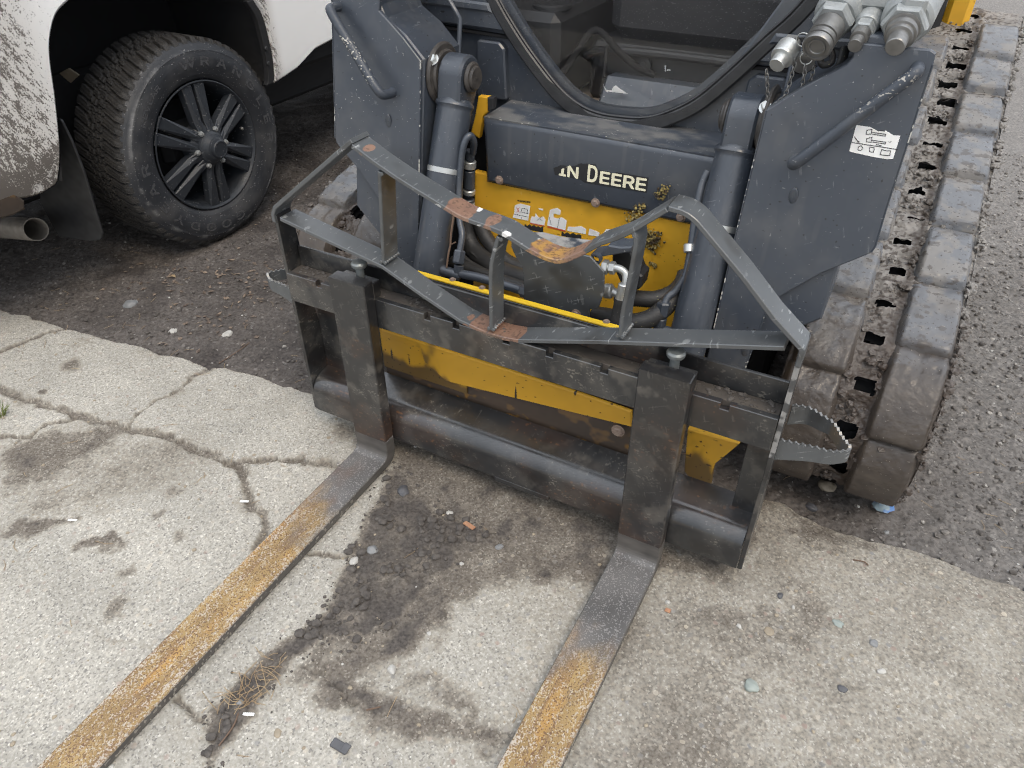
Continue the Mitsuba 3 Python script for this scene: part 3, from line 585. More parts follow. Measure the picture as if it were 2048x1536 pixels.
# ------------------------------------------------------------------ pallet forks and their frame
def fork(xc, yaw, blade_mat, label, zt):
    k = thing('pallet_fork', label, 'pallet fork', 'pallet forks hung on the frame')
    w, t = 0.0508, 0.034
    prof = [(0.0, 0.085), (t, 0.085), (t, zt), (0.0, zt)]
    part(k, 'shank', prism(prof, xc-w, xc+w, 0.0025, 'yz'), 'shank_steel')
    # heel and blade: rounded L profile tapering to the tip
    P = [(0.0, 0.085), (0.0, 0.052)]
    P += [(-0.024+0.024*math.cos(a), 0.052-0.024*math.sin(a)) for a in np.linspace(0.2, 1.57, 7)]
    P += [(-0.35, 0.0275), (-0.8, 0.026), (-1.21, 0.016), (-1.22, 0.012), (-1.21, 0.003), (-0.8, 0.003), (-0.1, 0.003)]
    P += [(-0.006+0.04*math.sin(a), 0.043-0.04*math.cos(a)) for a in np.linspace(0, 1.45, 8)] + [(t, 0.085)]
    m = prism(P, -w, w, 0.002, 'yz')
    m = fit(m, lambda x, y, z: (xc + x + np.minimum(y, 0)*math.tan(yaw), y, z))
    part(k, 'blade', m, blade_mat)
    part(k, 'hook', cat(prism([(t, zt-0.01), (t+0.028, zt-0.012), (t+0.028, zt-0.055), (t, zt-0.055)], xc-w*0.96, xc+w*0.96, 0.002, 'yz'),
                        box(xc-w*0.9, xc+w*0.9, t+0.001, t+0.014, 0.0, 0.0+0.05+0.35, 0.002) if False else box(xc-w*0.9, xc+w*0.9, t+0.019, t+0.03, 0.46, zt-0.05, 0.002)), 'shank_steel')
    pin = part(k, 'locking_pin', cat(lathe((xc+0.004, t+0.016, zt-0.02), (0, 0, 1), [(0, .0095), (0.033, .0095), (0.036, .0165), (0.040, .0185), (0.045, .0185), (0.049, 0.015), (0.0505, 1e-5)], 24)), 'pin_zinc', 35)
    return k
fork(-0.371, -0.012, 'rusty_fork', 'left pallet fork, its long blade covered in orange rust', 0.55)
fork(0.376, 0.006, 'rusty_fork_dark', 'right pallet fork, its blade dark near the heel and rusty towards the camera', 0.548)

fr = thing('fork_frame', 'charcoal steel pallet fork frame with bent backrest, standing upright before the loader', 'fork frame')
# upper bar with locking notches along its top edge
top, bot = 0.499, 0.421
P = [(-0.588, bot), (0.588, bot), (0.588, top)]
for x in [0.49, 0.245, 0.1225, 0.02, -0.105, -0.18, -0.49]:
    P += [(x+0.008, top), (x+0.008, top-0.014), (x-0.008, top-0.014), (x-0.008, top)]
P += [(-0.588, top)]
part(fr, 'upper_bar', prism(P, 0.0355, 0.0505, 0.0015), 'frame_steel')
part(fr, 'bar_flange', box(-0.587, 0.587, 0.0505, 0.0875, 0.482, 0.4975, 0.001), 'caked_steel')
part(fr, 'back_plate', box(-0.588, 0.588, 0.0885, 0.0965, 0.43, 0.549, 0.002), 'frame_steel')
# lower bar: plate bent over a wide radius
P = [(0.042, 0.066), (0.042, 0.125)] + [(0.092-0.05*math.cos(a), 0.125+0.045*math.sin(a)) for a in np.linspace(0.15, 1.5, 10)] + [(0.15, 0.182), (0.15, 0.168), (0.095, 0.158)]
P += [(0.092-0.038*math.cos(a), 0.122+0.035*math.sin(a)) for a in np.linspace(1.5, 0.15, 8)] + [(0.053, 0.12), (0.053, 0.066)]
lb = part(fr, 'lower_bar', cat(prism(P, -0.588, 0.588, 0.0012, 'yz'), box(-0.02, 0.13, 0.0415, 0.0535, 0.052, 0.067, 0.001)), 'frame_steel', 25)
# side plates
SP = [(0.044, 0.066), (0.13, 0.066), (0.155, 0.16), (0.125, 0.25), (0.10, 0.42), (0.099, 0.55), (0.092, 0.66), (0.044, 0.655)]
for s in (-1, 1):
    part(fr, 'side_plate', prism(SP, s*0.589 if s > 0 else -0.599, 0.599 if s > 0 else -0.589, 0.001, 'yz'), 'frame_steel')
part(fr, 'worn_edge', box(0.5894, 0.5988, 0.0425, 0.0439, 0.40, 0.645, 0.0003), 'bare_edge', label='right side plate edge worn bright')
part(fr, 'gusset', box(-0.588, -0.45, 0.112, 0.12, 0.17, 0.43, 0.001), 'frame_steel')
part(fr, 'gusset', box(0.54, 0.588, 0.112, 0.12, 0.17, 0.43, 0.001), 'frame_steel')
# backrest: flat bars, bent by use
TH = 0.0095
TOP = [(-0.33,0.858),(-0.271,0.829),(-0.208,0.803),(-0.118,0.771),(-0.075,0.757),(0.001,0.748),(0.024,0.741),(0.079,0.72),(0.119,0.713),(0.144,0.718),(0.184,0.745),(0.215,0.771),(0.26,0.799),(0.329,0.86)]
TOP = smooth_path(A(TOP)-A([0, TH/2]), 4)
part(fr, 'top_rail', bar(TOP, TH, 0.036, 0.092), 'guard_steel', 20)
LD = [(-0.594, 0.63), (-0.594, 0.648), (-0.583, 0.668), (-0.345, 0.851), (-0.3285, 0.8635)]
part(fr, 'corner_rail', bar(LD, TH, 0.0365, 0.094), 'guard_steel', 20)
RD = [(0.331,0.862),(0.355,0.86),(0.377,0.851),(0.406,0.827),(0.471,0.77),(0.537,0.706),(0.569,0.68)]
RD = [(x, z-TH/2) for x, z in RD] + [(0.5945, 0.655), (0.5945, 0.62)]
part(fr, 'corner_rail', bar(smooth_path(RD[:4], 4)[:-1].tolist()+[list(q) for q in RD[3:]], TH, 0.0365, 0.094), 'guard_steel', 20)
CR = [(-0.572,0.648),(-0.29,0.595),(-0.191,0.551),(-0.093,0.512),(-0.025,0.5),(0.013,0.501),(0.046,0.505),(0.231,0.561),(0.27,0.572),(0.566,0.655)]
part(fr, 'cross_rail', bar(A(CR)-A([0, TH/2]), TH, 0.0355, 0.09), 'guard_steel', 20)
for pts in ([(-0.272,0.815),(-0.277,0.764),(-0.291,0.597)], [(0.001,0.734),(-0.012,0.688),(-0.019,0.64),(-0.021,0.505)], [(0.268,0.803),(0.275,0.792),(0.277,0.766),(0.267,0.641),(0.266,0.577)]):
    q = smooth_path(pts, 4) + A([0.004, 0]); q[-1, 1] += 0.002; q[0, 1] -= 0.004
    up = part(fr, 'upright', bar(q, 0.0085, 0.037, 0.0885), 'guard_steel', 20)
    for e_, sg in ((q[-1]+A([0, 0.003]), 1), (q[-1]+A([0, 0.003]), -1), (q[0]-A([0, 0.004]), 1)):
        yy = np.linspace(0.036, 0.088, 22); part(up, 'weld_bead', tube(np.column_stack([np.full(22, e_[0]+sg*0.0055), yy, np.full(22, e_[1])]), 0.0036+0.0012*np.sin(np.arange(22)*1.9), 8), 'guard_steel', 45)
# serrated steps on both sides
OUT = [(0.597,0.181),(0.632,0.187),(0.661,0.173),(0.682,0.161),(0.702,0.128),(0.721,0.099),(0.703,0.08),(0.684,0.073),(0.664,0.072),(0.617,0.065),(0.599,0.063)]
OUT[0] = (0.599, OUT[0][1]); OUT[-1] = (0.599, OUT[-1][1])
def step(sgn):
    p = smooth_path(OUT, 10); d = np.concatenate([[0], np.cumsum(np.hypot(*np.diff(p, axis=0).T))]); n = 150
    q = np.column_stack([np.interp(np.linspace(0, d[-1], n), d, p[:, k]) for k in (0, 1)]); L = np.linspace(0, d[-1], n)
    t = np.gradient(q, axis=0); t /= np.linalg.norm(t, axis=1, keepdims=True); nrm = np.column_stack([-t[:, 1], t[:, 0]])
    zt = 0.437 - 0.0045*(np.abs(np.cos(L/0.0125*np.pi))**1.5); f = np.abs(L/d[-1]-0.5)*2
    zb = 0.384 + 0.022*(1-f**2); V = []
    for off in (0.0028, -0.0028):
        e = q + nrm*off; V += [np.column_stack([e, zt]), np.column_stack([e, zb])]
    V = np.vstack(V); i = np.arange(n-1); F = []
    a, b, c, e = i, i+n, i+2*n, i+3*n
    F += [np.column_stack([a, a+1, b+1]), np.column_stack([a, b+1, b]), np.column_stack([c, e+1, c+1]), np.column_stack([c, e, e+1])]
    F2 = [np.column_stack([a, c+1, a+1]), np.column_stack([a, c, c+1])]; F += [np.column_stack([b, b+1, e+1]), np.column_stack([b, e+1, e])]
    m = tm(V, np.vstack(F)); edge = tm(V+A([0, 0, 0.0004]), np.vstack(F2))
    return (mirror(m), mirror(edge)) if sgn < 0 else (m, edge)
for s in (-1, 1):
    m, e = step(s); st = part(fr, 'step', m, 'guard_steel'); part(st, 'serrated_edge', e, 'worn_steel')

# ------------------------------------------------------------------ tracked loader
ld = thing('track_loader', 'slate grey and yellow compact track loader with muddy rubber tracks', 'loader')
YA = lambda z: 0.23+0.185*z       # the leaning plane of the arm plates
ARM = [(0.387,0.478),(0.392,0.683),(0.395,0.861),(0.396,0.929),(0.446,0.972),(0.491,1.005),(0.514,1.021),(0.522,1.034),(0.521,1.058)] + [(0.6,1.058),(0.641,1.059),(0.651,1.054),(0.652,1.037),(0.652,0.97),(0.653,0.896),(0.653,0.794),(0.655,0.721),(0.651,0.708),(0.642,0.7),(0.574,0.648),(0.521,0.594),(0.497,0.568),(0.491,0.541),(0.479,0.406)]
ARM = [(0.392, 0.27)] + [(max(x, 0.393) if z < 0.93 else x, z) for x, z in ARM] + [(0.452, 0.27)]
ARM_L = ARM[:8] + [(0.50, 1.22), (0.655, 1.22)] + [q for q in ARM[12:]]
def lean(u, v, w): return (u, YA(v)+w, v)
def arm(poly, s):
    p = [(s*x, z) for x, z in poly]
    a = part(ld, 'arm_plate', prism(p, -0.008, 0.004, 0.002, f=lean), 'slate_paint')
    q = [(s*x, z) for x, z in poly if z > 0.5]; q = [(s*0.393, 0.42)] + q + [(s*0.62, 0.62), (s*0.47, 0.42)] if False else q
    bx = [(s*0.3945, 0.42), (s*0.3945, 0.929), (s*0.449, 0.975), (s*0.50, 1.005), (s*0.523, 1.03), (s*0.527, 1.07), (s*0.60, 1.07), (s*0.60, 0.55), (s*0.44, 0.42)]
    if s < 0: bx = [(-0.3945, 0.42), (-0.3945, 0.929), (-0.449, 0.975), (-0.505, 1.005), (-0.52, 1.03), (-0.52, 1.22), (-0.60, 1.22), (-0.60, 0.55), (-0.44, 0.42)]
    part(a, 'arm_box', prism(bx, 0.006, 0.165, 0.004, f=lean), 'slate_paint')
    part(a, 'edge_tube', tube([(s*0.3985, YA(z)+0.168, z) for z in (0.55, 0.7, 0.985)] + [(s*0.43, YA(1.02)+0.168, 1.02), (s*0.52, YA(1.09)+0.168, 1.09), (s*0.6, YA(1.12)+0.168, 1.12)], 0.006, 8), 'slate_paint', 40)
    for seg in (p[1:5], p[13:19] if s > 0 else p[10:16], p[-4:-1]):
        g = LineString(seg).buffer(0.0011, cap_style=2)
        part(a, 'worn_edge', prism(A(g.exterior.coords)[:-1], -0.0086, -0.006, 0.0, f=lean), 'chipped_edge')
    return a
al = arm(ARM_L, -1); ar = arm(ARM, 1)
def handle(p, q, s, holder):
    p, q = A(p), A(q); yp, yq = YA(p[2])-0.008, YA(q[2])-0.008
    path = [(p[0], yp+0.004, p[2]), (p[0], yp-0.02, p[2]), p+(q-p)*0.05+A([0, -0.012, 0]), p+(q-p)*0.5+A([0, -0.012, 0]), p+(q-p)*0.93+A([0, -0.01, 0]), (q[0], yq-0.02, q[2]), (q[0], yq+0.004, q[2])]
    h = part(holder, 'handle', tube(smooth_path(path, 6), 0.0115, 14), 'chipped_pipe', 40)
    return h
handle((-0.632, YA(1.02)-0.03, 1.02), (-0.475, YA(0.852)-0.04, 0.852), -1, al)
handle((0.63, YA(1.03)-0.03, 1.03), (0.472, YA(0.852)-0.04, 0.852), 1, ar)
for a_, s in ((al, -1), (ar, 1)):
    for x, z in ((0.485, 0.785), (0.47, 0.45)):
        y = YA(z)-0.008; part(a_, 'slot_cover', fit(cyl((0, 0, 0), (0, 0.004, 0), 0.011), lambda u, v, w: (s*x+u*0.75, y+0.0005-v, z+w*1.5)), 'slate_paint', 40)

# hydraulic tilt cylinders
def cylinder(s):
    top_, bot_ = A([s*0.345, 0.478, 0.882]), A([s*0.345, 0.248, 0.335])
    ax = unit(bot_-top_)
    c = part(ld, 'tilt_cylinder', lathe(top_+ax*0.05, ax, [(0, 0.02), (0.004, 0.039), (0.012, 0.0465), (0.018, 0.0475), (0.024, 0.0435), (0.03, 0.0435), (0.49, 0.0435), (0.495, 0.03), (0.5, 1e-5)], 40), 'slate_paint', 35)
    eye = hull(np.vstack([A(cyl(top_+A([-0.032, 0, 0]), top_+A([0.032, 0, 0]), 0.05, 0.006).vertices), A(cyl(top_+ax*0.062+A([-0.032, 0, 0]), top_+ax*0.062+A([0.032, 0, 0]), 0.036, 0.006).vertices)]))
    part(c, 'eye', eye, 'slate_paint', 35)
    part(c, 'pin', cat(cyl(top_+A([-s*0.032, 0, 0]), top_+A([-s*0.043, 0, 0]), 0.036, 0.004), cyl(top_+A([-s*0.04, 0, 0]), top_+A([-s*0.05, 0, 0]), 0.0275, 0.003), cyl(top_+A([-s*0.05, 0, 0]), top_+A([-s*0.051, 0, 0]), 0.003, 0.0005)), 'greasy_steel', 35)
    part(c, 'boss', cat(cyl(top_+A([s*0.033, 0, 0]), top_+A([s*0.06, 0, 0]), 0.056, 0.004), cyl(top_+A([s*0.04, 0.0, 0]), top_+A([s*0.0525, 0, 0]), 0.072, 0.008)), 'greasy_steel', 35)
    b = top_+A([s*0.044, -0.042, 0.04]); part(c, 'bolt', hexbolt(b, (0, -0.7, 0.7), 0.011, 0.011), 'zinc')
    p = top_+ax*0.222
    part(c, 'band_clamp', cat(lathe(p-ax*0.0065, ax, [(0, 0.0436), (0.0004, 0.0446), (0.0126, 0.0446), (0.013, 0.0436)], 40)), 'zinc', 35)
    return c
for s in (-1, 1): cylinder(s)
# hard lines beside the cylinders, with nuts and elbows
def line(pts, r, key='hard_line', m='slate_paint', holder=ld): return part(holder, key, tube(smooth_path(pts, 6), r, 12), m, 45)
HL = [(-0.297,0.45,0.71),(-0.284,0.435,0.743),(-0.285,0.42,0.765),(-0.294,0.405,0.747),(-0.297,0.39,0.7),(-0.293,0.37,0.63),(-0.279,0.345,0.577),(-0.261,0.325,0.549),(-0.257,0.305,0.517),(-0.255,0.29,0.49)]
h = line(HL, 0.0085)
def nut_at(p, q, r, L, holder, m='slate_paint'):
    return part(holder, 'nut', lathe(p, A(q)-A(p), [(0, 1e-5), (0, r*0.86), (L*0.12, r), (L*0.88, r), (L, r*0.86), (L, 1e-5)], 6), m)
nut_at(HL[-2], HL[-1], 0.0155, 0.034, h)
e = A(HL[-1]); part(h, 'elbow', cat(cyl(e+A([0, 0.004, -0.008]), e+A([0, -0.004, -0.04]), 0.0125), cyl(e+A([0.006, -0.004, -0.034]), e+A([-0.05, 0.0, -0.034]), 0.013)), 'slate_paint', 35)
HR = [(0.297,0.43,0.779),(0.292,0.42,0.76),(0.292,0.405,0.734),(0.296,0.385,0.686),(0.302,0.365,0.636),(0.306,0.34,0.582),(0.293,0.325,0.542),(0.28,0.31,0.526),(0.278,0.295,0.509)]
h = line(HR, 0.0085)
nut_at(A(HR[-1])+A([0, .004, 0.012]), A(HR[-1])+A([0, -0.006, -0.03]), 0.0155, 0.034, h)
e = A(HR[-1])+A([0, -0.006, -0.024]); part(h, 'elbow', cat(cyl(e, e+A([0, -0.004, -0.034]), 0.0135), cyl(e+A([-0.004, -0.004, -0.03]), e+A([0.06, 0.0, -0.03]), 0.013)), 'slate_paint', 35)
part(h, 'clip', cyl((0.297,0.362,0.639), (0.302,0.352,0.624), 0.0115), 'zinc', 35)
# fittings clipped behind the left line
c0 = [(-0.311,0.46,0.712),(-0.323,0.46,0.548)]
fz = part(ld, 'hose_end', cat(*[cyl(A(c0[0])+(A(c0[1])-A(c0[0]))*a, A(c0[0])+(A(c0[1])-A(c0[0]))*b, r) for a, b, r in ((0.0, 0.16, .012), (0.2, 0.28, .0155), (0.32, 0.62, .0145), (0.66, 0.74, .0155), (0.8, 0.86, .015))]), 'slate_paint', 30)
for a, b in ((0.17, 0.29), (0.64, 0.72), (0.86, 0.94)):
    part(fz, 'ring', cyl(A(c0[0])+(A(c0[1])-A(c0[0]))*a, A(c0[0])+(A(c0[1])-A(c0[0]))*b, .0165), 'zinc', 30)

# front cowl with the badge, deck behind it
YP = lambda z: 0.4815+0.07*(z-0.64)
COWL = [(-0.277, 0.622), (0.345, 0.622), (0.345, 0.77), (-0.288, 0.77)]
cw = part(ld, 'cowl', prism([(-0.282, 0.623), (0.36, 0.623), (0.36, 0.786), (-0.292, 0.786)], 0.0, 0.05, 0.012, f=lambda u, v, w: (u, YP(v)+w, v)), 'slate_paint', 60)
part(cw, 'deck', prism([(0.5, 0.7865), (0.66, 0.79), (0.66, 0.74), (0.505, 0.74)], -0.2935, 0.37, 0.002, 'yz'), 'deck_paint')
for x, z in ((-0.24, 0.639), (0.027, 0.632), (0.24, 0.64)):
    part(cw, 'bolt', hexbolt((x, YP(z), z), (0, -1, 0), 0.0085, 0.007), 'rusty_bolt')
# the torn badge: IN DEERE
BP = [(-0.067,0.483,0.677),(0.151,0.483,0.681),(0.155,0.485,0.715),(-0.001,0.486,0.719),(-0.006,0.483,0.678)]
def on_cowl(m, x0, z0, dirx, k=1.0, lift=0.0):
    """lettering mesh laid onto the cowl, its baseline running along dirx"""
    dx, dz = dirx; v = A(m.vertices)
    X = x0 + v[:, 0]*dx - v[:, 1]*dz*0; Zz = z0 + v[:, 0]*dz + v[:, 1]
    return tm(np.column_stack([X, YP(Zz)-lift-v[:, 2], Zz]), m.faces)
base_l, base_r = A(BP[4])[[0, 2]], A(BP[1])[[0, 2]]
d = base_r-base_l; wd = np.linalg.norm(d); d = d/wd
bx0, bz0 = base_l
back = [(-0.079, 0.004), (-0.084, 0.02), (-0.066, 0.03), (-0.03, 0.033), (-0.014, 0.043), (-0.009, 0.042), (0.0, 0.044), (0.024, 0.046), (0.032, 0.034), (0.06, 0.0345), (0.068, 0.031), (0.078, 0.036), (wd, 0.036), (wd, 0.0), (0.0, -0.002), (-0.012, 0.004)]
back = [(x, z) for x, z in back]
bm = trimesh.creation.extrude_polygon(Polygon(back).buffer(0), 0.0006, engine='earcut')
badge = part(ld, 'badge', on_cowl(bm, bx0, bz0, d, lift=0.0004), 'badge_black', label='torn black badge with cream letters reading IN DEERE')
def letters(txt, h, x, z, width=None):
    m = meshkit.text_mesh(txt, h, 0.0006, True)
    if width: m.vertices[:, 0] *= width/m.bounds[1][0]
    m.vertices += A([x, z, 0]); return m
def letter_row(txt, h, x, z, width):
    full = meshkit.text_mesh(txt, h, 0.0006, True); k = width/full.bounds[1][0]
    for i, ch in enumerate(txt):
        x0 = meshkit.text_mesh(txt[:i+1], h, 0.0006, True).bounds[1][0]; m = meshkit.text_mesh(ch, h, 0.0006, True)
        m.vertices += A([x0-m.bounds[1][0], 0, 0]); m.vertices *= A([k, 1, 1]); m.vertices += A([x, z, 0]); yield cat(m, fit(m, lambda a_, b_, c_: (a_+0.0009, b_-0.0004, c_*1.04)))
for m in list(letter_row('D', 0.038, 0.003, 0.004, 0.028)) + list(letter_row('EERE', 0.0275, 0.034, 0.0045, wd-0.038)):
    part(badge, 'letter', on_cowl(m, bx0, bz0, d, lift=0.0011), 'cream_letter')
for m in letter_row('IN', 0.026, -0.07, 0.006, 0.052):
    m = trimesh.intersections.slice_mesh_plane(m, [0.5, -0.86, 0], [-0.045, 0.0315, 0]); part(badge, 'letter', on_cowl(m, bx0, bz0, d, lift=0.0011), 'cream_letter')
# yellow panel with torn warning decals
YY = lambda z: 0.497+0.05*(z-0.6)
yp = part(ld, 'front_panel', prism([(-0.335, 0.24), (0.35, 0.24), (0.35, 0.64), (-0.325, 0.64)], 0.0, 0.02, 0.004, f=lambda u, v, w: (u, YY(v)+w, v)), 'yellow_paint')
def decal(pts, m, key='decal', lift=0.0008):
    P = A(pts)[:, [0, 2]]
    q = trimesh.creation.extrude_polygon(Polygon(P).buffer(0), 0.0005, engine='earcut'); v = A(q.vertices)
    return part(yp, key, tm(np.column_stack([v[:, 0], YY(v[:, 1])-lift-v[:, 2]*0.8, v[:, 1]]), q.faces[:, ::-1]), m)
Q = lambda *p: None
decal([(-0.202,0.496,0.573),(-0.187,0.496,0.581),(-0.157,0.496,0.58),(-0.162,0.494,0.539),(-0.208,0.494,0.538),(-0.204,0.495,0.551)], 'white_label')
decal([(-0.156,0.494,0.542),(-0.152,0.495,0.554),(-0.144,0.495,0.553),(-0.141,0.495,0.564),(-0.131,0.495,0.554),(-0.119,0.495,0.56),(-0.112,0.495,0.552),(-0.115,0.494,0.536),(-0.156,0.494,0.535)], 'white_label')
decal([(-0.107,0.494,0.538),(-0.101,0.496,0.582),(-0.081,0.497,0.591),(-0.07,0.496,0.586),(-0.072,0.496,0.574),(-0.084,0.496,0.574),(-0.09,0.496,0.574),(-0.09,0.495,0.564),(-0.079,0.495,0.563),(-0.067,0.495,0.569),(-0.052,0.495,0.563),(-0.055,0.494,0.536)], 'white_label')
decal([(-0.05,0.494,0.536),(-0.048,0.494,0.548),(-0.032,0.494,0.55),(-0.012,0.495,0.557),(0.002,0.495,0.552),(0.002,0.494,0.538)], 'white_label')
decal([(0.009,0.494,0.537),(0.01,0.495,0.555),(0.028,0.495,0.553),(0.039,0.494,0.55),(0.037,0.494,0.54)], 'white_label')
decal([(0.048,0.494,0.55),(0.055,0.495,0.563),(0.066,0.495,0.566),(0.064,0.495,0.551)], 'white_label')
decal([(-0.134,0.496,0.579),(-0.12,0.496,0.58),(-0.12,0.496,0.575),(-0.132,0.496,0.576)], 'white_label')
decal([(-0.156,0.494,0.534),(-0.114,0.494,0.535),(-0.114,0.494,0.533),(-0.156,0.494,0.532)], 'red_print')
decal([(-0.106,0.494,0.536),(-0.054,0.494,0.535),(-0.054,0.494,0.532),(-0.106,0.494,0.533)], 'red_print')
for a in ([(-0.174,0.493,0.514),(-0.171,0.493,0.528),(-0.164,0.493,0.524),(-0.158,0.493,0.53),(-0.151,0.493,0.526),(-0.145,0.494,0.531),(-0.138,0.493,0.527),(-0.132,0.494,0.531),(-0.126,0.493,0.528),(-0.118,0.494,0.533),(-0.118,0.493,0.516)], [(-0.065,0.493,0.519),(-0.064,0.494,0.531),(-0.057,0.493,0.526),(-0.049,0.494,0.532),(-0.041,0.493,0.528),(-0.033,0.494,0.534),(-0.024,0.493,0.53),(-0.017,0.494,0.534),(-0.01,0.494,0.532),(-0.009,0.493,0.521)], [(0.083,0.494,0.537),(0.097,0.494,0.537),(0.099,0.493,0.524),(0.082,0.493,0.526)]):
    decal(a, 'black_print')
W0 = [(-0.195,0.496,0.585),(-0.158,0.496,0.588)]
def text_on(txt, h, a, b, m, holder, yf, lift, key='lettering'):
    a, b = A(a), A(b); q = meshkit.text_mesh(txt, h, 0.0004, True); L = q.bounds[1][0]; q.vertices[:, 0] *= np.hypot(b[0]-a[0], b[2]-a[2])/L
    dd = unit(A([b[0]-a[0], b[2]-a[2]])); v = A(q.vertices)
    X = a[0]+v[:, 0]*dd[0]; Zz = a[2]+v[:, 0]*dd[1]+v[:, 1]
    return part(holder, key, tm(np.column_stack([X, yf(Zz)-lift-v[:, 2], Zz]), q.faces), m, kind='stuff')
text_on('WARNING', 0.0045, W0[0], W0[1], 'black_print', yp, YY, 0.0009)
# tiny line drawings on the first decal
def strokes(lines, w, yf, lift, m, holder, key='drawing'):
    ms = []
    for ln in lines:
        P = A(ln)[:, [0, 2]]; g = LineString(P).buffer(w, cap_style=2, join_style=2)
        q = trimesh.creation.extrude_polygon(g, 0.0003, engine='earcut') if g.geom_type == 'Polygon' else None
        if q is not None:
            v = A(q.vertices); ms.append(tm(np.column_stack([v[:, 0], yf(v[:, 1])-lift-v[:, 2], v[:, 1]]), q.faces[:, ::-1]))
    return part(holder, key, cat(*ms), m)
strokes([[(-0.197,0.495,0.568),(-0.188,0.495,0.556)], [(-0.189,0.496,0.571),(-0.196,0.495,0.555)]], 0.0008, YY, 0.0014, 'red_print', yp)
strokes([[(-0.202,0.494,0.549),(-0.162,0.494,0.549)], [(-0.184,0.495,0.557),(-0.181,0.495,0.569),(-0.166,0.496,0.57),(-0.163,0.495,0.559),(-0.182,0.495,0.558)], [(-0.182,0.494,0.545),(-0.182,0.494,0.541)], [(-0.137,0.494,0.544),(-0.123,0.495,0.559)], [(-0.129,0.495,0.55),(-0.12,0.494,0.548)], [(-0.102,0.495,0.562),(-0.095,0.494,0.542)], [(-0.073,0.495,0.566),(-0.077,0.494,0.537)]], 0.0006, YY, 0.0014, 'black_print', yp)
# yellow bracket at the left edge of the cowl
part(ld, 'bracket', prism([(-0.316,0.828),(-0.287,0.829),(-0.29,0.795),(-0.305,0.779),(-0.318,0.723),(-0.341,0.736),(-0.328,0.775)], 0.515, 0.535, 0.002), 'yellow_paint')
part(ld, 'bracket', prism([(-0.287,0.83),(-0.269,0.832),(-0.272,0.804),(-0.286,0.796)], 0.51, 0.53, 0.002), 'black_print')
# chassis behind, dark
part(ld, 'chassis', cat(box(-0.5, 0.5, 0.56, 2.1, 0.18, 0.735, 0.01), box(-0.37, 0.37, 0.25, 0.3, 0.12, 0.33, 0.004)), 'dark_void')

# quick coupler plate with yellow lip
cp = part(ld, 'coupler_plate', cat(box(-0.30, 0.29, 0.163, 0.175, 0.30, 0.506, 0.002), box(-0.30, 0.29, 0.176, 0.30, 0.40, 0.41, 0.002)), 'frame_steel')
part(cp, 'lip', box(-0.298, 0.288, 0.162, 0.178, 0.507, 0.5115, 0.001), 'line_yellow', label='bright yellow painted lip along the coupler plate top')
for x in (-0.2, -0.12, 0.19):
    part(cp, 'bolt', hexbolt((x, 0.178, 0.5116), (0, 0, 1), 0.006, 0.004), 'rusty_bolt')
part(cp, 'lower_panel', prism([(-0.404,0.331),(0.155,0.327),(0.281,0.323),(0.286,0.278),(-0.215,0.23),(-0.277,0.27),(-0.286,0.31),(-0.407,0.307)], 0.139, 0.15, 0.003), 'dirty_yellow')
part(cp, 'lower_panel', box(-0.42, -0.16, 0.151, 0.158, 0.2, 0.42, 0.002), 'dirty_yellow')
part(cp, 'skirt', box(-0.42, 0.36, 0.1585, 0.168, 0.10, 0.40, 0.002), 'grimy_steel')
part(cp, 'side_bracket', prism([(0.408,0.314),(0.521,0.32),(0.5,0.278),(0.478,0.238),(0.48,0.157),(0.449,0.159),(0.418,0.191)], 0.15, 0.175, 0.002), 'dirty_yellow')
part(cp, 'side_bracket', box(0.43, 0.442, 0.176, 0.34, 0.15, 0.33, 0.002), 'yellow_paint')
bo = [(0.256,0.137,0.258)][0]
part(cp, 'bolt', hexbolt(bo, (0, -1, 0), 0.012, 0.008), 'rusty_bolt')
# hydraulic cover in the middle
CV = [(-0.07,0.622),(-0.07,0.605),(-0.057,0.579),(-0.042,0.562),(-0.037,0.541),(-0.037,0.467),(0.131,0.469),(0.129,0.497),(0.15,0.506),(0.16,0.549),(0.157,0.599),(0.123,0.628),(0.042,0.627)]
cv = part(ld, 'coupler_cover', prism(polyround(CV, 0.006), 0.228, 0.234, 0.0015), 'guard_steel')
part(cv, 'cover_top', prism([(-0.05,0.238),(-0.006,0.261),(0.038,0.26),(0.111,0.276),(0.118,0.243),(0.081,0.218),(0.025,0.205),(-0.032,0.211)], 0.638, 0.6425, 0.001, 'xy'), 'dusty_paint')
part(cv, 'latch', prism([(0.113,0.618),(0.137,0.627),(0.153,0.652),(0.18,0.654),(0.206,0.661),(0.205,0.648),(0.157,0.628),(0.137,0.62),(0.129,0.615)], 0.25, 0.30, 0.003), 'slate_paint')
part(cv, 'latch_eye', fit(lathe((0, 0, 0), (0, -1, 0), [(0, 0.0125), (0.012, 0.0125), (0.012, 0.0085), (0.0, 0.0085), (0, 0.0125)], 24), lambda x, y, z: (x+0.131, y+0.25, z+0.618)), 'slate_paint', 35)
part(cv, 'bolt', hexbolt((0.098,0.228,0.476), (0, -1, 0), 0.009, 0.006), 'rusty_bolt')
part(cv, 'block', prism([(0.145,0.614),(0.188,0.624),(0.21,0.576),(0.221,0.569),(0.219,0.539),(0.205,0.524),(0.172,0.538),(0.147,0.582)], 0.30, 0.35, 0.004), 'badge_black')
